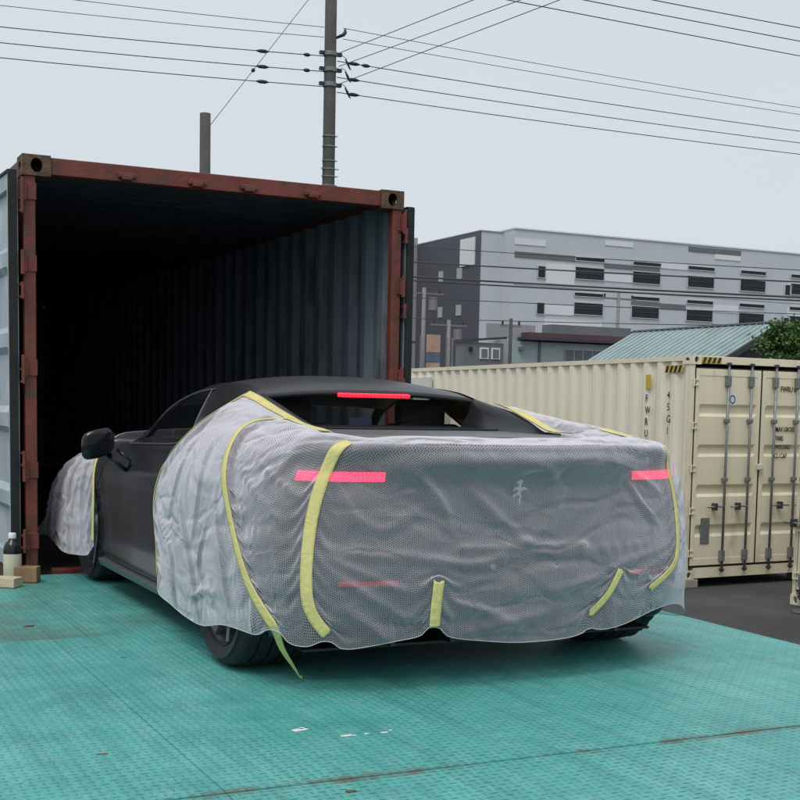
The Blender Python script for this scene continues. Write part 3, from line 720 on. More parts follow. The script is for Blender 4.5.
def wire(label, a, b, sag, r, group, sleeves=()):
    a, b = Vector(a), Vector(b); n = 16
    pts = [a.lerp(b, k/n)-Vector((0, 0, sag*4*(k/n)*(1-k/n))) for k in range(n+1)]
    if sleeves:
        o = thing('power_line', label, 'wire', a, group=group); t0 = a
        MB().tube([p-t0 for p in pts], r, 5).build('cable', 'wire', o)
        for f, l in sleeves:
            c = a.lerp(b, f)-Vector((0, 0, sag*4*f*(1-f)))-t0; d = (b-a).normalized()
            MB().tube([c-d*l, c-d*l*.4, c+d*l*.4, c+d*l], [r*1.2, .045, .045, r*1.2], 8).build('cable_sleeve', 'insulator', o, smooth=True)
    else:
        o = tag(MB().tube(pts, r, 5).build('power_line', 'wire'), label, 'wire', group)
    return o
ord_ = ['uppermost', 'second', 'third', 'fourth', 'lowest']
LW = [((-2.2, 23.2, 9.95), 10.22), ((-2.2, 24.5, 9.95), 9.98), ((-2.2, 24.5, 9.46), 9.53), ((-2.2, 24.5, 9.12), 9.16), ((-2.2, 24.5, 8.80), 8.80)]
RW = [((32, 21.55, 9.75), 10.26), ((32, 21.5, 9.58), 10.0), ((32, 21.5, 9.15), 9.45), ((32, 21.5, 8.85), 9.06), ((32, 21.5, 8.55), 8.70)]
for k in range(5):
    sl = ((.875, .16), (.965, .09)) if k in (2, 3) else (((.875, .16),) if k == 4 else ())
    wire('%s of the five wires running left from the tall pole' % ord_[k], LW[k][0], (9.95, 22.72, LW[k][1]), .06, .008 if k < 2 else .011, 'wires at the tall pole', sl)
    sl = ((.02, .17), (.035, .12)) if k == 2 else (((.02, .17),) if k > 2 else ())
    wire('%s of the five wires running right from the tall pole' % ord_[k], (10.3 if k > 1 else 10.45, 22.7, RW[k][1]), RW[k][0], .10, .008 if k < 2 else .011, 'wires at the tall pole', sl)
for k, (a, b) in enumerate([((10.3, 22.6, 9.62), (11.6, 10.5, 9.35)), ((10.3, 22.6, 9.30), (12.9, 10.5, 9.55)), ((10.3, 22.55, 8.87), (14.2, 10.2, 9.95))]):
    wire('%s of three wires climbing steeply to the right from the tall pole' % ('left' if k == 0 else 'middle' if k == 1 else 'right'), a, b, 0, .009, 'wires climbing from the tall pole')
for k, (a, b) in enumerate([((9, 17.3, 9.8), (27, 17.9, 9.85)), ((10, 16.6, 9.83), (26, 17.1, 9.95)), ((11, 16.0, 9.86), (26, 16.3, 10.0))]):
    wire('%s of three dark wires crossing the upper right sky' % ('lower' if k == 0 else 'middle' if k == 1 else 'upper'), a, b, .02, .011, 'wires across the upper right sky')
wire('slanting stay wire running up from the short pole', (6.76, 21.96, 7.32), (10.1, 22.6, 11.6), 0, .008, 'stay wires', ((.35, .06),))
for k, (a, b, r) in enumerate([((22, 47.2, 7.58), (40, 22, 5.3), .032), ((22, 47.2, 6.92), (40, 22, 4.75), .042), ((22, 47.2, 6.74), (40, 22, 4.66), .035), ((22, 47.2, 8.3), (40, 22, 5.6), .018), ((22, 47.2, 5.95), (40, 22, 4.3), .018), ((22, 47, 4.95), (40, 22, 4.1), .018)]):
    wire(['upper thick cable crossing the grey facade', 'lower thick cable crossing the grey facade', 'cable just under the lower thick cable on the grey facade', 'thin topmost wire across the grey facade', 'thin wire across the lower grey facade windows', 'thin lowest wire just above the workshop roof'][k], a, b, .1, r, 'cables before the grey building')

# ------------------------------------------------------------------ tree at the right edge
def tree(label, x, y, z0, crown, seed, n=5200):
    t = thing('tree', label, 'tree', (x, y, z0)); rd = random.Random(seed)
    (cx, cy, cz), (rx_, ry_, rz_) = crown
    tr = MB().tube([(0, 0, 0), (.05, .02, 1.2), (0, .05, 2.2), (.1, 0, cz)], [.14, .11, .09, .05], 8)
    tips = []
    for k in range(12):
        q = rd.uniform(0, 6.28); a = Vector((0, .03, rd.uniform(1.4, cz-.3))); d = Vector((math.cos(q)*rx_*.75, math.sin(q)*ry_*.75, rd.uniform(.2, 1.2)))
        tr.tube([a, a+d*.5+Vector((0, 0, .1)), a+d], [.05, .03, .012], 6); tips.append(a+d)
    tr.build('trunk', 'bark', t, smooth=True)
    cl = []
    for k in range(80):
        while True:
            p = Vector((rd.uniform(-1, 1), rd.uniform(-1, 1), rd.uniform(-1, 1)))
            if .25 < p.length < 1: break
        cl.append((Vector((cx+p.x*rx_, cy+p.y*ry_, cz+p.z*rz_)), rd.uniform(.22, .45)))
    cl.append((Vector((cx+.15, cy, cz+rz_*1.12)), .28)); cl.append((Vector((cx+.22, cy, cz+rz_*1.3)), .16))
    for mt in ('leaf_a', 'leaf_b'):
        mb = MB()
        for k in range(n//2):
            c, r = rd.choice(cl)
            p = c+Vector((rd.gauss(0, .5), rd.gauss(0, .5), rd.gauss(0, .45)))*r
            s = rd.uniform(.045, .085); a = Vector((rd.gauss(0, 1), rd.gauss(0, 1), rd.gauss(0, .6))).normalized(); b = a.cross(Vector((rd.gauss(0, 1), rd.gauss(0, 1), rd.gauss(0, 1)))).normalized()
            mb.add([p-a*s, p+b*s*.5, p+a*s, p-b*s*.5], [(0, 1, 2, 3)])
        o = mb.build('crown', mt, t, fix=False)
    return t
tree('bushy green tree beside the teal roof at the right edge', 23.75, 20.6, G, ((.45, 0, 3.8), (1.8, 1.5, 1.35)), 3, 22000)

# ------------------------------------------------------------------ bottle and timber on the platform
bt = thing('bottle', 'black and cream plastic bottle with white cap beside the left door', 'bottle', (-1.335, -.25, 0))
bt.scale = (.95, .95, .93)
MB().lathe([(0, 0), (.048, 0), (.052, .008), (.052, .165), (.0525, .17), (.052, .19), (.050, .215), (.040, .238), (.024, .25), (.022, .262), (0, .262)], n=32).build('body', 'bottle_black', bt, smooth=True)
MB().lathe([(.0528, .012), (.0534, .014), (.0534, .168), (.0528, .17)], n=32).build('label_wrap', 'bottle_label', bt, smooth=True)
MB().lathe([(0, .263), (.023, .263), (.0235, .265), (.023, .292), (.020, .297), (0, .297)], n=24).build('cap', 'bottle_cap', bt, smooth=True)
tag(MB().box((-.065, -.045, 0), (.065, .045, .088)).build('timber_block', 'wood_brown', bevel=.004), 'brown wooden block at the foot of the red post', 'wood block')
bpy.data.objects['timber_block'].location = (-1.262, -.30, 0); bpy.data.objects['timber_block'].rotation_euler = (0, 0, R(-24))
tag(MB().box((-.40, -.05, 0), (.0, .05, .052)).build('timber_offcut', 'wood_light', bevel=.003), 'pale timber offcut lying before the bottle', 'timber')
bpy.data.objects['timber_offcut'].location = (-1.345, -.50, 0); bpy.data.objects['timber_offcut'].rotation_euler = (0, 0, R(-38))

# ------------------------------------------------------------------ sports car (local: x right, y forward from the rear axle, z up)
RY = -2.91
car = thing('sports_car', 'satin black low sports car wrapped in white netting before the open container', 'car', (0, RY, 0))
US = [-.40, -.20, 0, .22, .5, .85, 1.3, 1.75, 2.15, 2.38, 2.6, 2.82, 3.1]
def side(x, z): return [(a, u, b) for a, u, b in zip(x, US, z if isinstance(z, list) else [z]*len(US))]
rear = [  # columns c0..c3 (rear centre -> corner) for each row
    [(0, -.44, .20), (.35, -.44, .20), (.60, -.43, .20), (.74, -.40, .20)],
    [(0, -.57, .245), (.38, -.57, .245), (.67, -.55, .25), (.83, -.475, .25)],
    [(0, -.675, .37), (.40, -.665, .37), (.72, -.615, .37), (.880, -.505, .37)],
    [(0, -.705, .49), (.40, -.690, .49), (.735, -.63, .49), (.900, -.505, .49)],
    [(0, -.665, .63), (.40, -.65, .63), (.73, -.59, .63), (.895, -.48, .63)],
    [(0, -.640, .79), (.40, -.63, .79), (.71, -.57, .79), (.855, -.465, .79)],
    [(0, -.695, .885), (.40, -.68, .888), (.67, -.61, .89), (.785, -.49, .90)],
    [(0, -.675, .90), (.32, -.655, .903), (.51, -.58, .905), (.59, -.475, .91)],
    [(0, -.645, .90), (.16, -.63, .90), (.26, -.57, .90), (.30, -.47, .90)],
    [(0, -.61, .895), (0, -.58, .895), (0, -.53, .895), (0, -.47, .895)]]
front = [
    [(.62, 3.28, .13), (.36, 3.46, .13), (0, 3.52, .13)],
    [(.72, 3.36, .16), (.42, 3.60, .16), (0, 3.67, .16)],
    [(.79, 3.37, .28), (.46, 3.62, .28), (0, 3.70, .28)],
    [(.79, 3.35, .40), (.46, 3.60, .40), (0, 3.68, .40)],
    [(.76, 3.32, .48), (.44, 3.56, .49), (0, 3.63, .49)],
    [(.69, 3.28, .55), (.40, 3.50, .55), (0, 3.56, .55)],
    [(.58, 3.22, .605), (.34, 3.42, .60), (0, 3.48, .60)],
    [(.42, 3.16, .61), (.24, 3.30, .61), (0, 3.36, .62)],
    [(.22, 3.12, .62), (.12, 3.20, .625), (0, 3.26, .63)],
    [(0, 3.10, .625), (0, 3.14, .63), (0, 3.18, .635)]]
mid = [
    side([.80]*13, [.17, .15] + [.13]*11),
    side([.88, .90, .90, .90, .90, .91, .92, .92, .91, .90, .89, .88, .82], .185),
    side([.93, .955, .965, .955, .92, .885, .89, .90, .91, .925, .94, .93, .88], [.34]*5+[.30]*8),
    side([.945, .970, .979, .970, .94, .90, .885, .895, .915, .935, .95, .94, .88], [.48]*5+[.46]*5+[.45, .44, .42]),
    side([.94, .968, .979, .972, .95, .915, .885, .885, .905, .93, .945, .93, .865], [.63]*5+[.62]*4+[.60, .59, .57, .52]),
    side([.895, .93, .945, .94, .925, .90, .872, .865, .875, .895, .91, .885, .80], [.79, .80, .805, .805, .80, .76, .715, .70, .695, .70, .705, .675, .60]),
    side([.80, .82, .83, .83, .82, .80, .785, .785, .785, .78, .765, .73, .66], [.90, .92, .93, .935, .93, .88, .818, .803, .798, .80, .795, .75, .66]),
    side([.57, .57, .57, .57, .57, .58, .60, .62, .60, .58, .55, .52, .47], [.905, .905, .905, .905, .905, .885, .815, .80, .805, .80, .775, .715, .635]),
    side([.29]*11+[.27, .25], [.895]*6+[.81, .80, .81, .815, .775, .715, .64]),
    side([0]*13, [.89]*6+[.81, .80, .82, .825, .78, .72, .645])]
HALF = [rear[r]+mid[r]+front[r] for r in range(10)]
NC = len(HALF[0])
def catmull(P, n):
    """Catmull-Rom resample of an array (k,3) with n points per span"""
    P = np.asarray(P, float); k = len(P); out = []
    for i in range(k-1):
        p0 = P[max(i-1, 0)]; p1 = P[i]; p2 = P[i+1]; p3 = P[min(i+2, k-1)]
        for j in range(n):
            t = j/n
            out.append(.5*((2*p1)+(p2-p0)*t+(2*p0-5*p1+4*p2-p3)*t*t+(3*p1-p0-3*p2+p3)*t**3))
    out.append(P[-1]); return np.array(out)
def smooth_grid(G_, nr, nc):
    A = np.array([catmull(r, nc) for r in G_])
    return np.transpose(np.array([catmull(A[:, j], nr) for j in range(A.shape[1])]), (1, 0, 2))
NRS, NCS = 8, 10
SG = smooth_grid(HALF, NRS, NCS)                     # rows x cols x 3, right half
def body_mesh():
    me_v, me_f = [], []; nr, nc = SG.shape[:2]
    bm = bmesh.new()
    for sx in (1, -1):
        vv = [[bm.verts.new((sx*max(0, p[0]) if sx > 0 else -max(0, p[0]), p[1], p[2])) for p in row] for row in SG]
        for i in range(nr-1):
            for j in range(nc-1):
                q = [vv[i][j], vv[i][j+1], vv[i+1][j+1], vv[i+1][j]]
                if sx < 0: q = q[::-1]
                c = sum((v.co for v in q), Vector())/4
                if i >= 6*NRS+5 and .74 < c.y < 2.02 and abs(c.x) < .70: continue     # open cabin
                try: bm.faces.new(q)
                except ValueError: pass
    bmesh.ops.remove_doubles(bm, verts=bm.verts, dist=.0015)
    bmesh.ops.dissolve_degenerate(bm, edges=bm.edges, dist=.0005)
    for (wy, wz, wr) in ((0, .345, .385), (2.6, .335, .372)):       # wheel arches
        dead = [f for f in bm.faces if all(abs(v.co.x) > .55 and (v.co.y-wy)**2+(v.co.z-wz)**2 < wr*wr for v in f.verts)]
        bmesh.ops.delete(bm, geom=dead, context='FACES')
        for v in bm.verts:
            if v.is_boundary and abs(v.co.x) > .55 and v.co.z > .13:
                d = math.hypot(v.co.y-wy, v.co.z-wz)
                if d < wr+.06 and d > .01 and d < wr+.045:
                    s_ = wr/d; v.co.y = wy+(v.co.y-wy)*s_; v.co.z = max(.13, wz+(v.co.z-wz)*s_)
    # turn the arch lips inwards
    bmesh.ops.recalc_face_normals(bm, faces=bm.faces)
    be = [e for e in bm.edges if e.is_boundary and all(abs(v.co.x) > .55 and (min(math.hypot(v.co.y, v.co.z-.345), math.hypot(v.co.y-2.6, v.co.z-.335)) < .42) for v in e.verts)]
    r = bmesh.ops.extrude_edge_only(bm, edges=be)
    for g in r['geom']:
        if isinstance(g, bmesh.types.BMVert): g.co.x *= .955
    me = bpy.data.meshes.new('body'); bm.to_mesh(me); bm.free(); return me
body = link('body', body_mesh(), 'car_paint', car, smooth=True)
def surf(row, col, sx=-1, off=0.0):
    """point on the body surface at fractional control row / column"""
    i, j = row*NRS, col*NCS; i0, j0 = int(min(i, SG.shape[0]-2)), int(min(j, SG.shape[1]-2)); a, b = i-i0, j-j0
    p = (SG[i0, j0]*(1-a)*(1-b)+SG[i0+1, j0]*a*(1-b)+SG[i0, j0+1]*(1-a)*b+SG[i0+1, j0+1]*a*b)
    e = SG[i0+1, j0]-SG[i0, j0]; g = SG[i0, j0+1]-SG[i0, j0]; n = np.cross(g, e); n = n/(np.linalg.norm(n)+1e-9)
    if n[0]*p[0]+n[1]*(p[1]-1.3)*.5 < 0 and row < 6: n = -n
    if row >= 6 and n[2] < 0: n = -n
    p = p+n*off
    return Vector((sx*p[0], p[1], p[2]))
# wheel liners, floor pan
for wy, wz, wr in ((0, .345, .39), (2.6, .335, .375)):
    for sx in (-1, 1):
        prof = [(wr, sx*.80), (wr, sx*.52), (.05, sx*.52)]
        mb = MB().lathe(prof, 'x', 40, (0, wy, wz)); mb.v = [(x, y, max(z, .26)) for x, y, z in mb.v]
        mb.build('wheel_liner', 'car_black', car, smooth=True)
MB().box((-.79, -.45, .125), (.79, 3.4, .135)).build('floor_pan', 'car_black', car)
# wheels
def wheel(wy, r, w, sx, rim_r):
    wz = r
    root = thing_part('wheel', car); root.location = (sx*(.970 if wy == 0 else .918)-sx*w/2, wy, wz)
    hw = w/2; seg = 96; prof = []
    P = [(rim_r-.005, -hw+.012), (rim_r+.012, -hw-.002), (rim_r+.05, -hw-.012), (r-.035, -hw-.004), (r-.012, -hw+.012)]
    T = []
    for k in range(5):                             # ribs and grooves
        a = -hw+.02+k*(w-.04)/5; b = a+(w-.04)/5
        T += [(r-.004 if k in (0, 4) else r, a+.006), (r-.004 if k in (0, 4) else r, b-.006), (r-.012, b-.003), (r-.012, b+.003)]
    P += T[:-2] + [(rr, -h) for rr, h in P[::-1]]
    k = len(P); vs = []
    for j in range(seg):
        q = 2*math.pi*j/seg
        for i, (rr, h) in enumerate(P):
            if r-.03 < rr and abs(h) > hw-.065 and (j % 4 == 0): rr -= .006     # shoulder blocks
            vs.append((h*sx, rr*math.cos(q), rr*math.sin(q)))
    fs = [(j*k+i, j*k+i+1, ((j+1) % seg)*k+i+1, ((j+1) % seg)*k+i) for j in range(seg) for i in range(k-1)]
    MB().add(vs, fs).build('tyre', 'tyre', root)
    rim = MB().lathe([(rim_r, sx*(hw-.002)), (rim_r+.004, sx*(hw-.01)), (rim_r-.012, sx*(hw-.02)), (rim_r-.02, sx*(hw-.10)), (rim_r-.02, -sx*hw)], 'x', 48).build('rim', 'rim', root, smooth=True)
    for k in range(10):
        q = 2*math.pi*k/10+.1; c, s_ = math.cos(q), math.sin(q); t = Vector((0, -s_, c)); d = Vector((0, c, s_)); ax = Vector((sx, 0, 0))
        x1 = hw-.012; x0 = hw-.045; a = d*.05; b = d*(rim_r-.012)
        pts = [a-t*.022+ax*x0, a+t*.022+ax*x0, b+t*.013+ax*x1, b-t*.013+ax*x1]
        MB().prism(pts, -ax*.03).build('spoke', 'rim', rim, bevel=.004)
    MB().lathe([(0, sx*(hw-.03)), (.055, sx*(hw-.034)), (.06, sx*(hw-.07)), (0, sx*(hw-.07))], 'x', 24).build('hub_cap', 'rim', rim, smooth=True)
    MB().lathe([(.07, sx*(hw-.15)), (rim_r-.05, sx*(hw-.15)), (rim_r-.05, sx*(hw-.18)), (.07, sx*(hw-.18))], 'x', 40).build('brake_disc', 'brake_disc', root)
for sx in (-1, 1):
    wheel(0, .348, .305, sx, .262); wheel(2.6, .335, .245, sx, .256)

# ---- greenhouse (half: right side)
RC = [(2.38, .825), (2.18, .93), (2.0, 1.03), (1.72, 1.13), (1.42, 1.178), (1.12, 1.182), (.86, 1.155), (.69, 1.108)]            # roof centreline (y,z)
RR_ = [(.67, 2.22, .835), (.64, 2.06, .935), (.61, 1.90, 1.02), (.585, 1.66, 1.085), (.565, 1.38, 1.122), (.555, 1.10, 1.125), (.56, .84, 1.105), (.565, .69, 1.078)]   # roof rail (x,y,z)
def roof_rows():
    rows = []
    for k in range(len(RC)):
        y0, z0 = RC[k]; x1, y1, z1 = RR_[k]; row = []
        for t in (-1, -.96, -.85, -.6, -.3, 0, .3, .6, .85, .96, 1):
            a = abs(t); f = a**2.4
            row.append((x1*t, y0+(y1-y0)*a*a, z0+(z1-z0)*f if k > 0 else z0+(z1-z0)*f))
        rows.append(row)
    return rows
rows = smooth_grid(roof_rows(), 4, 3)
nW = 4*3                                               # rows of the windscreen
MB().grid([[tuple(p) for p in r] for r in rows[:nW-3]]).build('windscreen', 'car_glass', car, smooth=True)
ro = MB().grid([[tuple(p) for p in r] for r in rows[nW-3:]]).build('roof', 'car_roof', car, smooth=True)
sm = ro.modifiers.new('solid', 'SOLIDIFY'); sm.thickness = .022; sm.offset = -1
# rear lip of the roof with the third brake lamp
lipz = 1.078
MB().prism([(-.185, .688, 1.082), (.185, .688, 1.082), (.185, .684, 1.100), (-.185, .684, 1.100)], (0, -.022, -.004)).build('brake_lamp', 'brake_lamp', car, bevel=.005)
BELT = [(.775, 2.20, .802), (.785, 2.06, .804), (.787, 1.90, .807), (.787, 1.66, .813), (.785, 1.38, .822), (.785, 1.10, .845), (.79, .84, .895), (.79, .69, .942)]
for sx in (-1, 1):
    s = lambda p: (sx*p[0], p[1], p[2])
    # side glass between belt and rail, then the sail panel behind it
    gl, pan = [], []
    rail = catmull(RR_, 4); belt = catmull(BELT, 4)
    def bow(p, q, t, b): c = p*(1-t)+q*t; return (sx*(c[0]+b*math.sin(math.pi*t)), c[1], c[2])
    cut = 19
    gr = [[bow(belt[k], rail[k], t, .018) for t in np.linspace(0.03, .93, 6)] for k in range(1, cut+1)]
    # rear end of the glass leans forward at the top
    for t_i in range(6):
        gr[-1][t_i] = bow(belt[cut+2]*(1-t_i/5)+belt[cut-2]*(t_i/5), rail[cut+2]*(1-t_i/5)+rail[cut-2]*(t_i/5), np.linspace(.03, .93, 6)[t_i], .018)
    wo = MB().grid(gr).build('side_window', 'car_glass', car, smooth=True)
    loop = [Vector(r[0]) for r in gr]+[Vector(p) for p in gr[-1][1:]]+[Vector(r[-1]) for r in gr[::-1]][1:]+[Vector(gr[0][0])]
    MB().tube([p+Vector((sx*.004, 0, .001)) for p in loop], .0055, 6).build('window_seal', 'carbon_grey', wo, smooth=True)
    # A pillar and roof rail strip
    pr = [[bow(belt[k], rail[k], t, .020) for t in (.91, .96, 1.0)]+[(sx*(rail[k][0]-.03), rail[k][1], rail[k][2]+.012)] for k in range(0, len(rail))]
    MB().grid(pr).build('roof_rail', 'car_paint', car, smooth=True)
    MB().grid([[bow(belt[k], rail[k], t, .019) for t in (-.06, .0, .045)] for k in range(0, len(rail))]).build('window_trim', 'car_black', car, smooth=True)
    sp = [[bow(belt[k], rail[k], t, .021) for t in np.linspace(-.02, 1, 7)] for k in range(cut-2, len(rail))]
    for t_i in range(7):
        f = t_i/6; sp[0][t_i] = bow(belt[cut+2]*(1-f)+belt[cut-2]*f, rail[cut+2]*(1-f)+rail[cut-2]*f, np.linspace(-.02, 1, 7)[t_i], .021)
        sp[1][t_i] = tuple((np.array(sp[0][t_i])+np.array(sp[3][t_i]))/2)
    MB().grid([sp[0], sp[1]]+sp[3:]).build('sail_panel', 'car_paint', car, smooth=True)
    # flying buttress: outer foot, ridge, inner foot
    OUT = [(.79, .69, .942), (.80, .45, .942), (.805, .2, .945), (.80, -.08, .935), (.785, -.36, .912)]
    RID = [(.565, .69, 1.078), (.575, .45, 1.035), (.595, .2, .992), (.62, -.08, .952), (.655, -.36, .915)]
    INN = [(.47, .69, .92), (.475, .45, .915), (.49, .2, .912), (.52, -.08, .908), (.57, -.36, .905)]
    g = []
    for o_, r_, i_ in zip(OUT, RID, INN):
        o_, r_, i_ = np.array(o_), np.array(r_), np.array(i_)
        row = [o_-np.array([0, 0, .02])] + [o_*(1-t)+r_*t+np.array([.02, 0, .012])*math.sin(math.pi*t) for t in (.0, .3, .6, .88)] + [r_+np.array([-.012, 0, .006]), r_+np.array([-.035, 0, -.006])] + [r_*(1-t)+i_*t+np.array([-.02, 0, -.01]) for t in (.35, .7, 1.0)]
        g.append(row)
    gs = smooth_grid(g, 4, 2)
    MB().grid([[s(p) for p in r] for r in gs]).build('buttress', 'car_paint', car, smooth=True)
    # mirror: stalk and shell
    mr = thing_part('mirror', car)
    mb = MB(); n = 16
    c = Vector((sx*1.01, 1.90, .815)); prof = [(-.075, .0), (-.075, .86), (-.06, 1), (-.02, .99), (.03, .90), (.075, .72), (.105, .45), (.12, .02)]
    vs = []
    for (dy, f) in prof:
        for k in range(n):
            q = 2*math.pi*k/n; cx_, cz_ = math.cos(q), math.sin(q)
            ex = math.copysign(abs(cx_)**.55, cx_); ez = math.copysign(abs(cz_)**.65, cz_)
            vs.append((c.x+ex*.082*f-sx*dy*.45, c.y+dy, c.z+ez*.076*f+.020*f*ex*-sx+.12*max(0, dy)))
    mb.add(vs, [(i*n+k, i*n+(k+1) % n, (i+1)*n+(k+1) % n, (i+1)*n+k) for i in range(len(prof)-1) for k in range(n)])
    mb.build('mirror_shell', 'car_gloss', mr, smooth=True)
    MB().grid([[(c.x+sx*.019+math.cos(q)*.082*f, c.y-.0765, c.z+math.sin(q)*.056*f) for q in np.linspace(0, 2*math.pi, 17)] for f in (.01, 1)]).build('mirror_glass', 'car_glass', mr)
    MB().tube([(sx*.868, 1.86, .668), (sx*.93, 1.875, .715), (sx*.97, 1.89, .76)], [.012, .010, .016], 8).build('mirror_stalk', 'car_gloss', mr, smooth=True)
    MB().tube([(sx*.868, 1.86, .672), (sx*.875, 1.80, .73), (sx*.93, 1.84, .785)], [.008, .007, .010], 8).build('mirror_stalk', 'car_gloss', mr, smooth=True)
    # tail lamps and low red reflectors
    col_of = lambda x: x
    pts_t = [surf(5.12, 1+c_, sx, .010) for c_ in np.linspace(.42, 1.80, 14)]; pts_b = [surf(4.86, 1+c_, sx, .010) for c_ in np.linspace(.42, 1.80, 14)]
    bk_t = [surf(5.12, 1+c_, sx, -.01) for c_ in np.linspace(.42, 1.80, 14)]; bk_b = [surf(4.86, 1+c_, sx, -.01) for c_ in np.linspace(.42, 1.80, 14)]
    MB().grid([bk_t, pts_t, pts_b, bk_b]).build('tail_lamp', 'tail_lamp', car, smooth=False)
    a = [surf(2.36, 1+c_, sx, .006) for c_ in np.linspace(.30, 1.0, 8)]; b = [surf(2.22, 1+c_, sx, .006) for c_ in np.linspace(.30, 1.0, 8)]
    a2 = [surf(2.36, 1+c_, sx, -.006) for c_ in np.linspace(.30, 1.0, 8)]; b2 = [surf(2.22, 1+c_, sx, -.006) for c_ in np.linspace(.30, 1.0, 8)]
    MB().grid([a2, a, b, b2]).build('rear_reflector', 'red_reflector', car)
    # door shut lines as dark inset strips, sill blade
    for cc in (4+8.55, 4+5.2):
        pts = [surf(r_, cc+(.12*math.sin(r_*.7) if cc > 10 else -.25*(r_-3)/3), sx, .0015) for r_ in np.linspace(1.3, 5.95, 20)]
        q = [p+Vector((0, .007, 0)) for p in pts]
        MB().grid([pts, q]).build('door_seam', 'car_black', car)
    MB().prism([(sx*.84, .42, .13), (sx*.93, .42, .13), (sx*.945, .42, .17), (sx*.84, .42, .19)], (0, 1.83, 0)).build('side_skirt', 'carbon_grey', car, bevel=.008)
# rear window and engine cover
MB().grid([[(x, .80-.02*(1-abs(x)/.5), .925), (x, .785, 1.0), (x, .745, 1.085)] for x in np.linspace(-.47, .47, 9)]).build('rear_window', 'rear_glass', car, smooth=True)
MB().box((-.50, .70, .905), (.50, .795, .935)).build('rear_window_sill', 'car_gloss', car, bevel=.006)
MB().prism([(-.47, .69, .928), (.47, .69, .928), (.49, .35, .938), (-.49, .35, .938)], (0, 0, .008)).build('engine_cover', 'car_gloss', car, bevel=.003)
MB().prism([(-.49, .345, .926), (.49, .345, .926), (.52, -.30, .918), (-.52, -.30, .918)], (0, 0, .012)).build('engine_lid', 'lid_sheen_grey', car, bevel=.004)
for k in range(4):
    MB().box((-.40, .40+.075*k, .943), (.40, .425+.075*k, .951)).build('vent_slat', 'car_black', car)
MB().box((-.10, .74, .945), (.02, .75, .985)).build('dealer_plate', 'plate_navy', car)
# cabin: tub, bulkhead, two seats with head rests, dash and steering wheel
MB().box((-.70, .82, .30), (.70, 2.25, .34)).build('cabin_floor', 'interior', car)
MB().box((-.72, .80, .34), (.72, .84, .92)).build('bulkhead', 'interior', car)
MB().prism([(-.70, 2.30, .5), (-.70, 1.95, .55), (-.70, 1.93, .78), (-.70, 2.05, .84), (-.70, 2.30, .83)], (1.4, 0, 0)).build('dashboard', 'interior', car)
for sx in (-1, 1):
    MB().box((min(sx*.70, sx*.75), .85, .34), (max(sx*.70, sx*.75), 2.2, .775 if sx < 0 else .845)).build('door_lining', 'interior_tan' if sx > 0 else 'interior', car)
    st = thing_part('seat', car)
    MB().box((sx*.36-.24, 1.0, .36), (sx*.36+.24, 1.5, .50)).build('cushion', 'interior', st, bevel=.04)
    MB().prism([(sx*.36-.25, 1.08, .45), (sx*.36-.25, .98, .48), (sx*.36-.19, .88, .95), (sx*.36-.19, .98, .96)], (.44, 0, 0)).build('seat_back', 'interior', st, bevel=.04)
    MB().box((sx*.36-.13, .86, .93), (sx*.36+.13, .96, 1.075)).build('head_rest', 'interior', st, bevel=.035)
mb = MB(); mb.lathe([(.175, -.014), (.189, 0), (.175, .014), (.161, 0), (.175, -.014)], 'y', 28)
sw = mb.build('steering_wheel', 'interior', car, smooth=True); sw.location = (-.36, 1.78, .80); sw.rotation_euler = (R(-20), 0, 0)
# tail: badge, plate bolts, diffuser fins, exhaust
hx, hz, sc = 0.0, .715, .095
horse = [(.30, .0), (.36, .03), (.32, .18), (.40, .30), (.33, .42), (.36, .52), (.52, .60), (.66, .52), (.60, .66), (.46, .70), (.38, .66), (.36, .78), (.44, .90), (.40, 1.0), (.30, .96), (.14, .86), (.17, .81), (.27, .83), (.24, .70), (.05, .66), (.0, .52), (.06, .50), (.09, .60), (.22, .58), (.18, .46), (.02, .38), (.0, .28), (.06, .26), (.09, .33), (.24, .38), (.30, .30), (.24, .20), (.27, .06)]
MB().prism([(hx+(.35-a)*sc*-1, -.672, hz+b*sc-.03) for a, b in horse], (0, .012, 0)).build('badge', 'chrome', car)
for x in (-.14, .14):
    MB().lathe([(0, -.010), (.012, -.008), (.013, .012)], 'y', 12, (x, -.714, .455)).build('plate_bolt', 'steel_grey', car)
MB().box((-.27, -.710, .40), (.27, -.688, .53)).build('plate_mount', 'car_black', car, bevel=.006)
for x in (-.5, -.25, .25, .5):
    MB().prism([(x-.01, -.62, .16), (x-.01, -.45, .15), (x-.01, -.45, .28), (x-.01, -.60, .28)], (.02, 0, 0)).build('diffuser_fin', 'car_black', car)
MB().lathe([(.06, .0), (.075, 0), (.075, .15), (.06, .15), (.06, .0)], 'y', 24, (0, -.71, .60)).build('exhaust_pipe', 'steel_dark', car, smooth=True) if False else None
MB().box((-.78, -.70, .585), (.78, -.672, .60)).build('tail_crease', 'car_black', car) if False else None

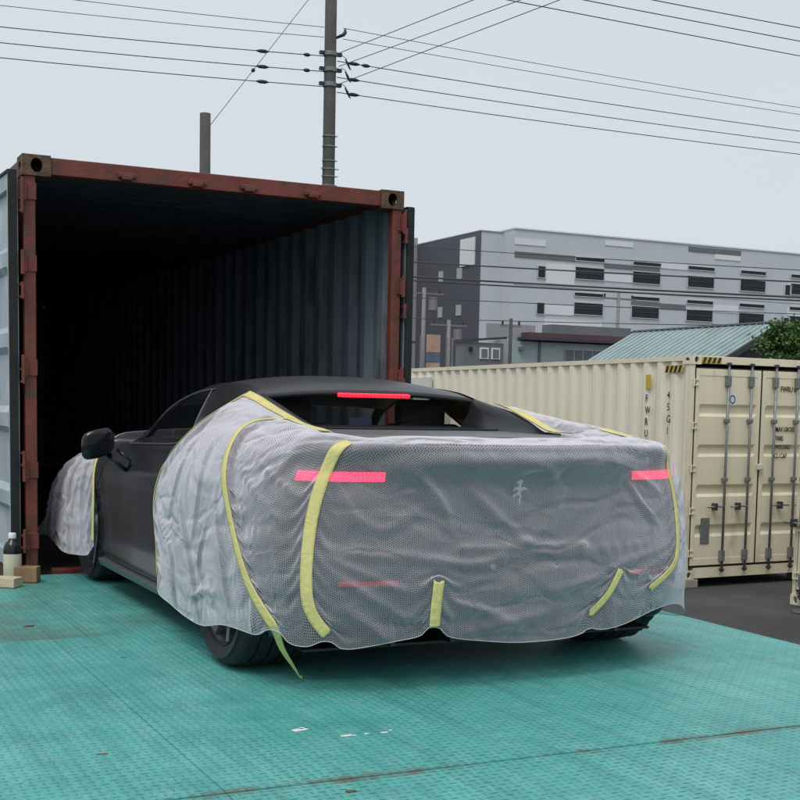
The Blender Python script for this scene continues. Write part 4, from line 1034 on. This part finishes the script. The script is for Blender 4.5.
# ------------------------------------------------------------------ protective netting: two sheets relaxed as cloth over the car
def car_bvh():
    dg = bpy.context.evaluated_depsgraph_get(); vs, fs = [], []
    for o in car.children:
        if o.type == 'MESH' and o.name.split('.')[0] in ('body', 'roof', 'sail_panel', 'buttress', 'roof_rail', 'side_window', 'side_skirt', 'engine_lid', 'windscreen', 'plate_mount', 'badge', 'tail_lamp'):
            me = o.data; k = len(vs); vs += [v.co.copy() for v in me.vertices]; fs += [tuple(i+k for i in p.vertices) for p in me.polygons]
    # tyres as solid drums so that the hems rest against them
    for wy, wz, hw, r in ((0, .348, .965, .352), (2.6, .335, .94, .338)):
        for sx in (-1, 1):
            n = 24; k = len(vs)
            vs += [Vector((sx*hw, wy, wz))]+[Vector((sx*hw, wy+r*math.cos(6.2832*j/n), wz+r*math.sin(6.2832*j/n))) for j in range(n)]
            fs += [((k, k+1+j, k+1+(j+1) % n) if sx > 0 else (k, k+1+(j+1) % n, k+1+j)) for j in range(n)]
    return BVHTree.FromPolygons(vs, fs)
BV = car_bvh()
def sample(X, p, q, nr, nc):
    i, j = q*nr, p*nc; i0 = int(min(max(i, 0), X.shape[0]-2)); j0 = int(min(max(j, 0), X.shape[1]-2)); a, b = i-i0, j-j0
    return X[i0, j0]*(1-a)*(1-b)+X[i0+1, j0]*a*(1-b)+X[i0, j0+1]*(1-a)*b+X[i0+1, j0+1]*a*b
def relax(ctrl, nr, nc, slack, pins, iters, seed, grav=1.0, amp=.010, hold=.02, folds=(), soft=None):
    """ctrl rows x cols x 3 (top edge -> hem, left -> right). Position-based cloth on the refined grid; returns grid"""
    X = smooth_grid(ctrl, nr, nc); R_, C_ = X.shape[:2]; flat = X.copy()
    gu = np.gradient(X, axis=1); gv = np.gradient(X, axis=0); N = np.cross(gu, gv); N /= np.linalg.norm(N, axis=2, keepdims=True)+1e-9
    cen = np.array([0, 1.2, .4]); flip = np.sum(N*(X-cen), axis=2) < 0; N[flip] *= -1
    # creases set into the sheet: narrow ridges along given lines, dying out at their ends
    for path, a_, w_ in folds:
        w_ *= .72
        P = catmull([(p, q, 0) for p, q in path], 10); L3 = np.array([sample(flat, p[0], p[1], nr, nc) for p in P])
        d = np.linalg.norm(flat[:, :, None, :]-L3[None, None], axis=3); k_ = d.argmin(axis=2); d = d.min(axis=2)
        env = np.sin(np.pi*np.clip((k_+1.5)/(len(P)+2), 0, 1))**.6
        X = X+N*(a_*env*np.clip(1-d/w_, 0, 1)**1.4*(1 if soft is None else 1-soft))[:, :, None]
    rest0 = X.copy()
    lu = np.linalg.norm(X[:, 1:]-X[:, :-1], axis=2)*(1+slack[0]); lv = np.linalg.norm(X[1:]-X[:-1], axis=2)*(1+slack[1])
    ld = np.linalg.norm(X[1:, 1:]-X[:-1, :-1], axis=2)*(1+(slack[0]+slack[1])/2); le = np.linalg.norm(X[1:, :-1]-X[:-1, 1:], axis=2)*(1+(slack[0]+slack[1])/2)
    lu2 = np.linalg.norm(X[:, 2:]-X[:, :-2], axis=2)*(1+slack[0]); lv2 = np.linalg.norm(X[2:]-X[:-2], axis=2)*(1+slack[1])
    # seed irregularities at two scales so that the spare cloth buckles unevenly
    nz_ = np.array([[noise.noise(Vector((X[i, j, 0]*3.2, X[i, j, 1]*3.2, X[i, j, 2]*1.2+seed)))+.5*noise.noise(Vector((X[i, j, 0]*9, X[i, j, 1]*9, X[i, j, 2]*4+seed))) for j in range(C_)] for i in range(R_)])
    X = X+N*(nz_*amp*(1 if soft is None else 1-soft))[:, :, None]
    w = np.ones((R_, C_, 1))
    pin_pos = flat+N*.004
    for (i, j) in pins: w[i, j] = 0; X[i, j] = pin_pos[i, j]
    V = np.zeros_like(X)
    def cons(A, B, L, wa, wb, k):
        d = B-A; n = np.linalg.norm(d, axis=2, keepdims=True)+1e-9; ws = wa+wb+1e-9
        c = d*((n-L[:, :, None])/n)*k
        return c*(wa/ws), -c*(wb/ws)
    def apply(sa, sb, L, k):
        a, b = cons(X[sa], X[sb], L, w[sa], w[sb], k); X[sa] += a; X[sb] += b
    s_ = np.s_
    for it in range(iters):
        P = X.copy()
        V *= .90; V[:, :, 2] -= 9.8*grav*.0022*.18; V *= (w > 0)
        X += V
        for sub in range(4):
            for o_ in (0, 1):
                apply(s_[:, o_:-1:2], s_[:, o_+1::2], lu[:, o_::2], 1.0)
                apply(s_[o_:-1:2, :], s_[o_+1::2, :], lv[o_::2, :], 1.0)
            for o_ in (0, 1):
                apply(s_[o_:-1:2, :-1], s_[o_+1::2, 1:], ld[o_::2, :], .45)
                apply(s_[o_:-1:2, 1:], s_[o_+1::2, :-1], le[o_::2, :], .45)
            for o_ in (0, 1, 2, 3):
                if o_ in (0, 1):
                    apply(s_[:, o_:-2:4], s_[:, o_+2::4], lu2[:, o_::4], .10); apply(s_[o_:-2:4, :], s_[o_+2::4, :], lv2[o_::4, :], .10)
                else:
                    apply(s_[:, o_:-2:4], s_[:, o_+2::4], lu2[:, o_::4], .10); apply(s_[o_:-2:4, :], s_[o_+2::4, :], lv2[o_::4, :], .10)
        # stay near the fitted shape: the tape keeps the sheet from wandering
        dl_ = X-rest0; m_ = np.linalg.norm(dl_, axis=2, keepdims=True); f_ = np.where(m_ > hold, (m_-hold)*.25/(m_+1e-9), 0); X -= dl_*f_*(w > 0)
        if soft is not None: X -= (X-pin_pos)*(soft[:, :, None]**2*.7)*(w > 0)
        if it % 5 == 0 or it > iters-3:
            for i in range(R_):
                for j in range(C_):
                    n_ = Vector(N[i, j]); p = Vector(X[i, j])
                    loc, nn, _, dist = BV.ray_cast(p+n_*.16, -n_, .170)
                    if loc is not None: X[i, j] = loc+n_*(.010 if it < iters-3 else .013)
        V = (X-P)*.8
    return X, rest0
def net_object(X, rest, label, cat='netting', mt='net'):
    R_, C_ = X.shape[:2]
    o = MB().grid([[tuple(p) for p in r] for r in X]).build('protective_netting', mt, None, smooth=True, fix=False)
    o.location = (0, RY, 0)
    uv = o.data.uv_layers.new(name='UVMap')
    du = np.concatenate([np.zeros((R_, 1)), np.cumsum(np.linalg.norm(rest[:, 1:]-rest[:, :-1], axis=2), axis=1)], axis=1)
    dv = np.concatenate([np.zeros((1, C_)), np.cumsum(np.linalg.norm(rest[1:]-rest[:-1], axis=2), axis=0)], axis=0)
    mid_u = du[R_//2]; du = np.tile(mid_u, (R_, 1))
    for l in o.data.loops:
        i, j = divmod(l.vertex_index, C_); uv.data[l.index].uv = (du[i, j], dv[i, j])
    # rolled hem: a cord of doubled net along the free edge
    edge_ = [Vector(p) for p in X[-1]]+[Vector(p) for p in X[::-1, -1]][1:]
    front_ = [Vector(p) for p in X[:, 0]]
    MB().tube((front_ if len(X) > 80 else front_[int(len(X)*.6):])+edge_[1:], .0013, 5).build('hem', 'net_hem', o, smooth=True)
    return tag(o, label, cat, 'netting sheets taped over the car')
RN = [  # rear sheet columns, each top edge -> hem
    [(-.59, .75, 1.092), (-.80, .82, .945), (-.905, .97, .78), (-.94, 1.07, .60), (-.965, .94, .38), (-.985, .84, .205)],
    [(-.605, .56, 1.062), (-.825, .62, .968), (-.95, .70, .81), (-.985, .74, .60), (-1.0, .68, .38), (-1.0, .62, .205)],
    [(-.625, .33, 1.022), (-.845, .37, .970), (-.968, .40, .81), (-1.0, .41, .60), (-1.01, .40, .38), (-1.0, .38, .185)],
    [(-.645, .08, .985), (-.855, .08, .960), (-.975, .08, .81), (-1.005, .08, .60), (-1.01, .08, .37), (-1.0, .13, .185)],
    [(-.655, -.14, .950), (-.85, -.14, .950), (-.97, -.15, .80), (-1.0, -.16, .60), (-1.01, -.17, .40), (-1.0, -.17, .235)],
    [(-.58, -.30, .925), (-.80, -.39, .925), (-.915, -.43, .80), (-.955, -.45, .60), (-.965, -.46, .38), (-.95, -.48, .235)],
    [(-.42, -.37, .918), (-.66, -.55, .915), (-.735, -.585, .79), (-.78, -.615, .60), (-.785, -.655, .40), (-.76, -.65, .205)],
    [(-.25, -.40, .914), (-.40, -.688, .917), (-.41, -.67, .79), (-.42, -.69, .60), (-.42, -.72, .42), (-.42, -.71, .245)],
    [(0, -.41, .910), (0, -.718, .915), (0, -.695, .79), (0, -.705, .60), (0, -.735, .42), (0, -.725, .205)],
    [(.22, -.40, .912), (.40, -.690, .918), (.41, -.668, .79), (.42, -.69, .60), (.42, -.715, .42), (.40, -.70, .225)],
    [(.38, -.33, .916), (.66, -.55, .918), (.735, -.585, .79), (.77, -.615, .60), (.775, -.645, .42), (.74, -.64, .30)],
    [(.47, -.20, .922), (.81, -.40, .945), (.925, -.43, .82), (.955, -.45, .60), (.965, -.45, .40), (.98, -.44, .24)],
    [(.50, -.02, .945), (.85, -.15, .985), (.965, -.18, .82), (1.0, -.20, .60), (1.02, -.24, .38), (1.05, -.30, .185)],
    [(.535, .16, .985), (.85, .12, 1.015), (.975, .12, .82), (1.005, .12, .60), (1.02, .10, .38), (1.03, .08, .17)],
    [(.56, .38, 1.03), (.83, .40, 1.02), (.968, .42, .82), (1.0, .42, .60), (1.01, .42, .37), (1.01, .42, .2)],
    [(.575, .55, 1.055), (.825, .70, .965), (.945, .80, .81), (.985, .84, .60), (1.0, .82, .37), (1.0, .78, .22)]]
RN = np.transpose(np.array(RN), (1, 0, 2))
nR, nCn = 18, 24
npins = set()
RRn, CCn = 5*nR+1, 15*nCn+1
for j in range(CCn):
    if j % 2 == 0: npins.add((0, j))
for i in range(0, RRn, 2):
    if i < 4.9*nR: npins.add((i, 0))
FLAT_R = smooth_grid(RN, nR, nCn)
SOFT_R = np.zeros(FLAT_R.shape[:2])
def tape_hold(flat, path, half, nr, nc):
    L3 = np.array([sample(flat, p[0], p[1], nr, nc) for p in catmull([(p, q, 0) for p, q in path], 14)])
    d = np.linalg.norm(flat[:, :, None, :]-L3[None, None], axis=3).min(axis=2)
    return np.clip(1-(d-half*.8)/.045, 0, 1)
def pq_pins(path, half):
    global SOFT_R
    SOFT_R = np.maximum(SOFT_R, tape_hold(FLAT_R, path, half, nR, nCn))
TAPES = [  # (label, width, path in sheet parameters (column, row), tail points in car space)
    ('long thin tape strip down the front edge of the rear netting', .026, [(.06, 2.2), (.05, 2.8), (.05, 3.4), (.06, 4.0), (.08, 4.6)], []),
    ('narrow tape strip rising along the netting edge to the roof corner', .016, [(.06, .15), (.06, .7), (.06, 1.3), (.06, 1.9)], []),
    ('wide tape strip over the left roof buttress', .042, [(.10, .10), (1.0, .07), (2.0, .06), (3.0, .06), (4.0, .08), (5.0, .30)], []),
    ('long curved tape strip with loose end dangling by the left rear tyre', .042, [(3.1, .02), (3.12, .6), (3.3, 1.2), (3.6, 1.8), (3.95, 2.45), (4.4, 3.3), (4.9, 4.2), (5.2, 4.85)], [(-.885, -.475, .155), (-.83, -.44, .085), (-.785, -.40, .03), (-.770, -.395, .012), (-.765, -.375, .02)]),
    ('straight vertical tape strip crossing the left tail lamp', .045, [(6.08, 1.2), (5.93, 1.5), (5.85, 2.3), (5.8, 3.2), (5.75, 3.95), (5.78, 4.4), (5.95, 4.8)], []),
    ('short upright tape strip at the bottom middle of the tail', .042, [(7.12, 4.02), (7.1, 4.5), (7.1, 4.97)], []),
    ('short slanting tape strip above the right rear tyre', .032, [(9.05, 3.95), (8.92, 4.4), (8.72, 4.7)], []),
    ('long bent tape strip round the right rear corner', .030, [(10.15, 1.3), (10.1, 2.0), (10.07, 2.7), (10.0, 3.4), (9.85, 4.0), (9.5, 4.45)], []),
    ('tape strip down the right roof buttress', .034, [(14.9, .10), (13.6, .10), (12.6, .12), (11.6, .14), (10.8, .16)], []),
    ('small tape strip on top of the right rear fender', .030, [(11.5, .55), (10.9, .62), (10.3, .75)], []),
    ('thin tape line along the netting edge on the rear deck', .012, [(6.8, .06), (7.6, .05), (8.4, .05), (9.2, .06), (9.8, .08)], [])]
for _, w_, path, _ in TAPES: pq_pins(path, w_*.5)
FOLDS = [
    ([(6.85, 1.55), (7.15, 2.25), (7.25, 2.75)], .022, .05), ([(5.9, 3.15), (6.75, 3.3), (7.55, 3.5), (7.8, 3.1)], .022, .05), ([(6.05, 3.3), (6.4, 3.6), (6.8, 4.0)], .016, .04),
    ([(6.05, 3.5), (6.5, 4.1), (7.0, 4.7)], .018, .04), ([(6.0, 1.85), (6.25, 2.45), (6.5, 3.0)], .018, .045), ([(6.35, 2.55), (6.6, 2.8), (6.95, 2.45)], .020, .05),
    ([(7.35, 3.45), (8.6, 3.3), (9.85, 3.2)], .009, .05), ([(9.8, 3.3), (9.2, 3.55), (8.7, 3.95), (8.25, 4.1)], .018, .04), ([(9.8, 3.5), (9.2, 3.9), (8.8, 4.3)], .018, .035),
    ([(9.25, 1.9), (9.5, 2.55), (9.65, 2.8)], .022, .035), ([(7.45, 2.05), (7.75, 2.65), (8.15, 3.3)], .018, .06), ([(8.4, 2.1), (8.2, 2.85), (7.75, 3.35)], .018, .06),
    ([(3.75, 1.45), (4.9, 2.35), (5.4, 2.85)], .018, .04), ([(3.9, 1.25), (5.4, 2.15), (5.65, 2.65)], .016, .035), ([(4.25, 1.1), (5.4, 1.55), (5.8, 2.1)], .014, .03),
    ([(.65, 3.0), (1.5, 3.85), (1.45, 4.8)], .030, .04), ([(1.8, 2.7), (2.4, 3.7), (2.75, 4.6)], .028, .045), ([(3.0, 3.1), (2.8, 3.8), (3.5, 4.4)], .026, .035),
    ([(3.35, 2.35), (3.9, 3.35), (4.15, 4.35)], .028, .05), ([(4.55, 3.6), (4.75, 4.25), (4.8, 4.95)], .024, .045), ([(5.15, 2.85), (5.45, 3.85), (5.45, 4.7)], .018, .04), ([(2.45, 4.45), (3.1, 4.15), (3.65, 4.25)], .024, .03),
    ([(7.15, 4.2), (7.55, 4.35), (7.95, 4.7)], .018, .05), ([(6.2, 4.2), (6.45, 4.55), (6.6, 4.95)], .024, .05), ([(7.25, 4.95), (7.75, 4.6), (8.35, 4.4)], .018, .05), ([(9.95, .5), (9.4, 1.0), (9.85, 1.45)], .015, .03), ([(12.6, .15), (11.55, .45), (10.25, .85)], .018, .05),
    ([(1.0, 1.0), (1.5, 2.0), (1.3, 3.0)], .016, .05), ([(2.2, 1.2), (2.6, 2.2), (2.5, 3.2)], .016, .05), ([(8.9, 1.3), (9.6, 1.9), (9.9, 2.4)], .016, .03), ([(8.0, 1.25), (8.3, 1.8), (8.2, 2.4)], .012, .06)]
XN, XR = relax(RN, nR, nCn, (.009, .007), npins, 40, 5, amp=.010, hold=.03, folds=FOLDS, soft=SOFT_R)
net1 = net_object(XN, XR, 'white see-through netting draped over the rear of the car down to the tyres')
def sheet_bvh(o):
    return BVHTree.FromPolygons([v.co.copy() for v in o.data.vertices], [tuple(p.vertices) for p in o.data.polygons])
def tape(label, width, path, tail, X, nr, nc, bv, seed):
    rd = random.Random(seed)
    P = catmull([(p, q, 0) for p, q in path], 8)
    pts = [Vector(sample(X, p[0], p[1], nr, nc)) for p in P]
    k0 = len(pts)
    if tail: pts += [Vector(p) for p in catmull([tuple(pts[-1])]+tail, 6)][1:]
    nrm = []
    for k, c in enumerate(pts):
        loc, n, _, _ = bv.find_nearest(c)
        if n.dot(Vector((c.x, (c.y-1.2)*.6, c.z-.4))) < 0: n = -n
        nrm.append(n if k < k0 else nrm[k0-1])
    for _ in range(5):                                        # tape is stiffer than the net: ease it along its length
        pts = [pts[0]]+[(pts[k-1]+pts[k]*2+pts[k+1])/4 for k in range(1, len(pts)-1)]+[pts[-1]]
        nrm = [nrm[0]]+[(nrm[k-1]+nrm[k]*2+nrm[k+1]).normalized() for k in range(1, len(pts)-1)]+[nrm[-1]]
    rows = []
    for k, c in enumerate(pts):
        t = (pts[min(k+1, len(pts)-1)]-pts[max(k-1, 0)]).normalized(); n = nrm[k]; sd = t.cross(n).normalized(); row = []
        wd = width*(1+.03*rd.uniform(-1, 1))
        if k >= k0: wd = width*max(.22, 1-1.25*(k-k0+1)/(len(pts)-k0))
        for f in (-1, -.5, 0, .5, 1):
            e = c+sd*f*wd/2+n*.003
            if k < k0:
                h, hn, _, dd = bv.ray_cast(e+n*.05, -n, .054)
                if h is not None: e = h+n*.004
            row.append(e)
        rows.append(row)
    for r_, sgn in ((rows[0], 1), (rows[-1], -1)):              # torn ends
        if tail and sgn < 0: continue
        for m_ in range(5): r_[m_] = r_[m_]+(rows[1][m_]-rows[0][m_] if sgn > 0 else rows[-2][m_]-rows[-1][m_])*rd.uniform(-.6, .6)
    # ease the tape: it bridges small wrinkles
    A = np.array([[tuple(v) for v in r_] for r_ in rows]); B = A.copy()
    for _ in range(2): B[1:-1] = (B[:-2]+2*B[1:-1]+B[2:])/4
    B = np.maximum(B, B)
    o = MB().grid([[tuple(p) for p in r_] for r_ in B]).build('masking_tape', 'tape', None, smooth=True, fix=False)
    o.location = (0, RY, 0)
    sm = o.modifiers.new('solid', 'SOLIDIFY'); sm.thickness = .0004; sm.offset = 1
    return tag(o, label, 'tape', 'yellow masking tape strips on the netting')
bv1 = sheet_bvh(net1)
for i, (lb, wd, path, tail) in enumerate(TAPES): tape('yellow '+lb, wd, path, tail, XN, nR, nCn, bv1, i)

FN = [  # front sheet: columns from the door edge forwards, each from the far side of the bonnet to the hem
    [(.72, 2.40, .86), (.30, 2.44, .885), (-.30, 2.42, .885), (-.62, 2.38, .87), (-.80, 2.38, .838), (-.925, 2.33, .70), (-.958, 2.25, .48), (-.968, 2.22, .24)],
    [(.72, 2.62, .865), (.30, 2.65, .875), (-.30, 2.65, .875), (-.60, 2.64, .865), (-.80, 2.62, .835), (-.94, 2.58, .70), (-.985, 2.53, .47), (-.995, 2.50, .22)],
    [(.70, 2.90, .80), (.30, 2.92, .80), (-.30, 2.92, .80), (-.58, 2.92, .81), (-.79, 2.92, .815), (-.94, 2.92, .68), (-.99, 2.90, .45), (-1.01, 2.86, .20)],
    [(.64, 3.2, .74), (.28, 3.25, .76), (-.28, 3.25, .76), (-.56, 3.24, .78), (-.77, 3.24, .78), (-.92, 3.26, .65), (-.98, 3.28, .44), (-1.0, 3.24, .23)],
    [(.52, 3.45, .68), (.24, 3.52, .70), (-.24, 3.52, .71), (-.50, 3.52, .72), (-.70, 3.50, .72), (-.87, 3.54, .60), (-.94, 3.60, .42), (-.97, 3.64, .22)],
    [(.46, 3.72, .50), (.22, 3.80, .52), (-.22, 3.80, .50), (-.42, 3.78, .50), (-.58, 3.76, .50), (-.76, 3.80, .44), (-.90, 3.90, .30), (-1.02, 3.98, .165)]]
FN = np.transpose(np.array(FN), (1, 0, 2))
fr_, fc_ = 10, 14
FTAPE = [(.08, 4.1), (.07, 4.6), (.06, 5.1), (.06, 5.7), (.06, 6.3), (.06, 6.85)]
SOFT_F = tape_hold(smooth_grid(FN, fr_, fc_), [(.06, 2.0), (.06, 3.0)]+FTAPE, .022, fr_, fc_)
fp = set((0, j) for j in range(0, 5*fc_+1, 3))
XF, XFR = relax(FN, fr_, fc_, (.03, .015), fp, 45, 11, amp=.02, hold=.05, folds=[([(.6, 4.3), (.9, 5.4), (.8, 6.6)], .035, .05), ([(1.6, 4.2), (1.8, 5.4), (1.6, 6.8)], .04, .06), ([(2.6, 4.4), (2.7, 5.6), (2.9, 6.8)], .04, .06), ([(3.6, 4.2), (3.7, 5.4), (3.9, 6.8)], .03, .07), ([(1.2, 5.2), (1.5, 6.0), (1.2, 6.8)], .03, .03)], soft=SOFT_F)
net2 = net_object(XF, XFR, 'white see-through netting over the front wing and bonnet inside the container')
bv2 = sheet_bvh(net2)
tape('yellow curved tape strip along the front wing netting ahead of the door', .034, FTAPE, [], XF, fr_, fc_, bv2, 77)
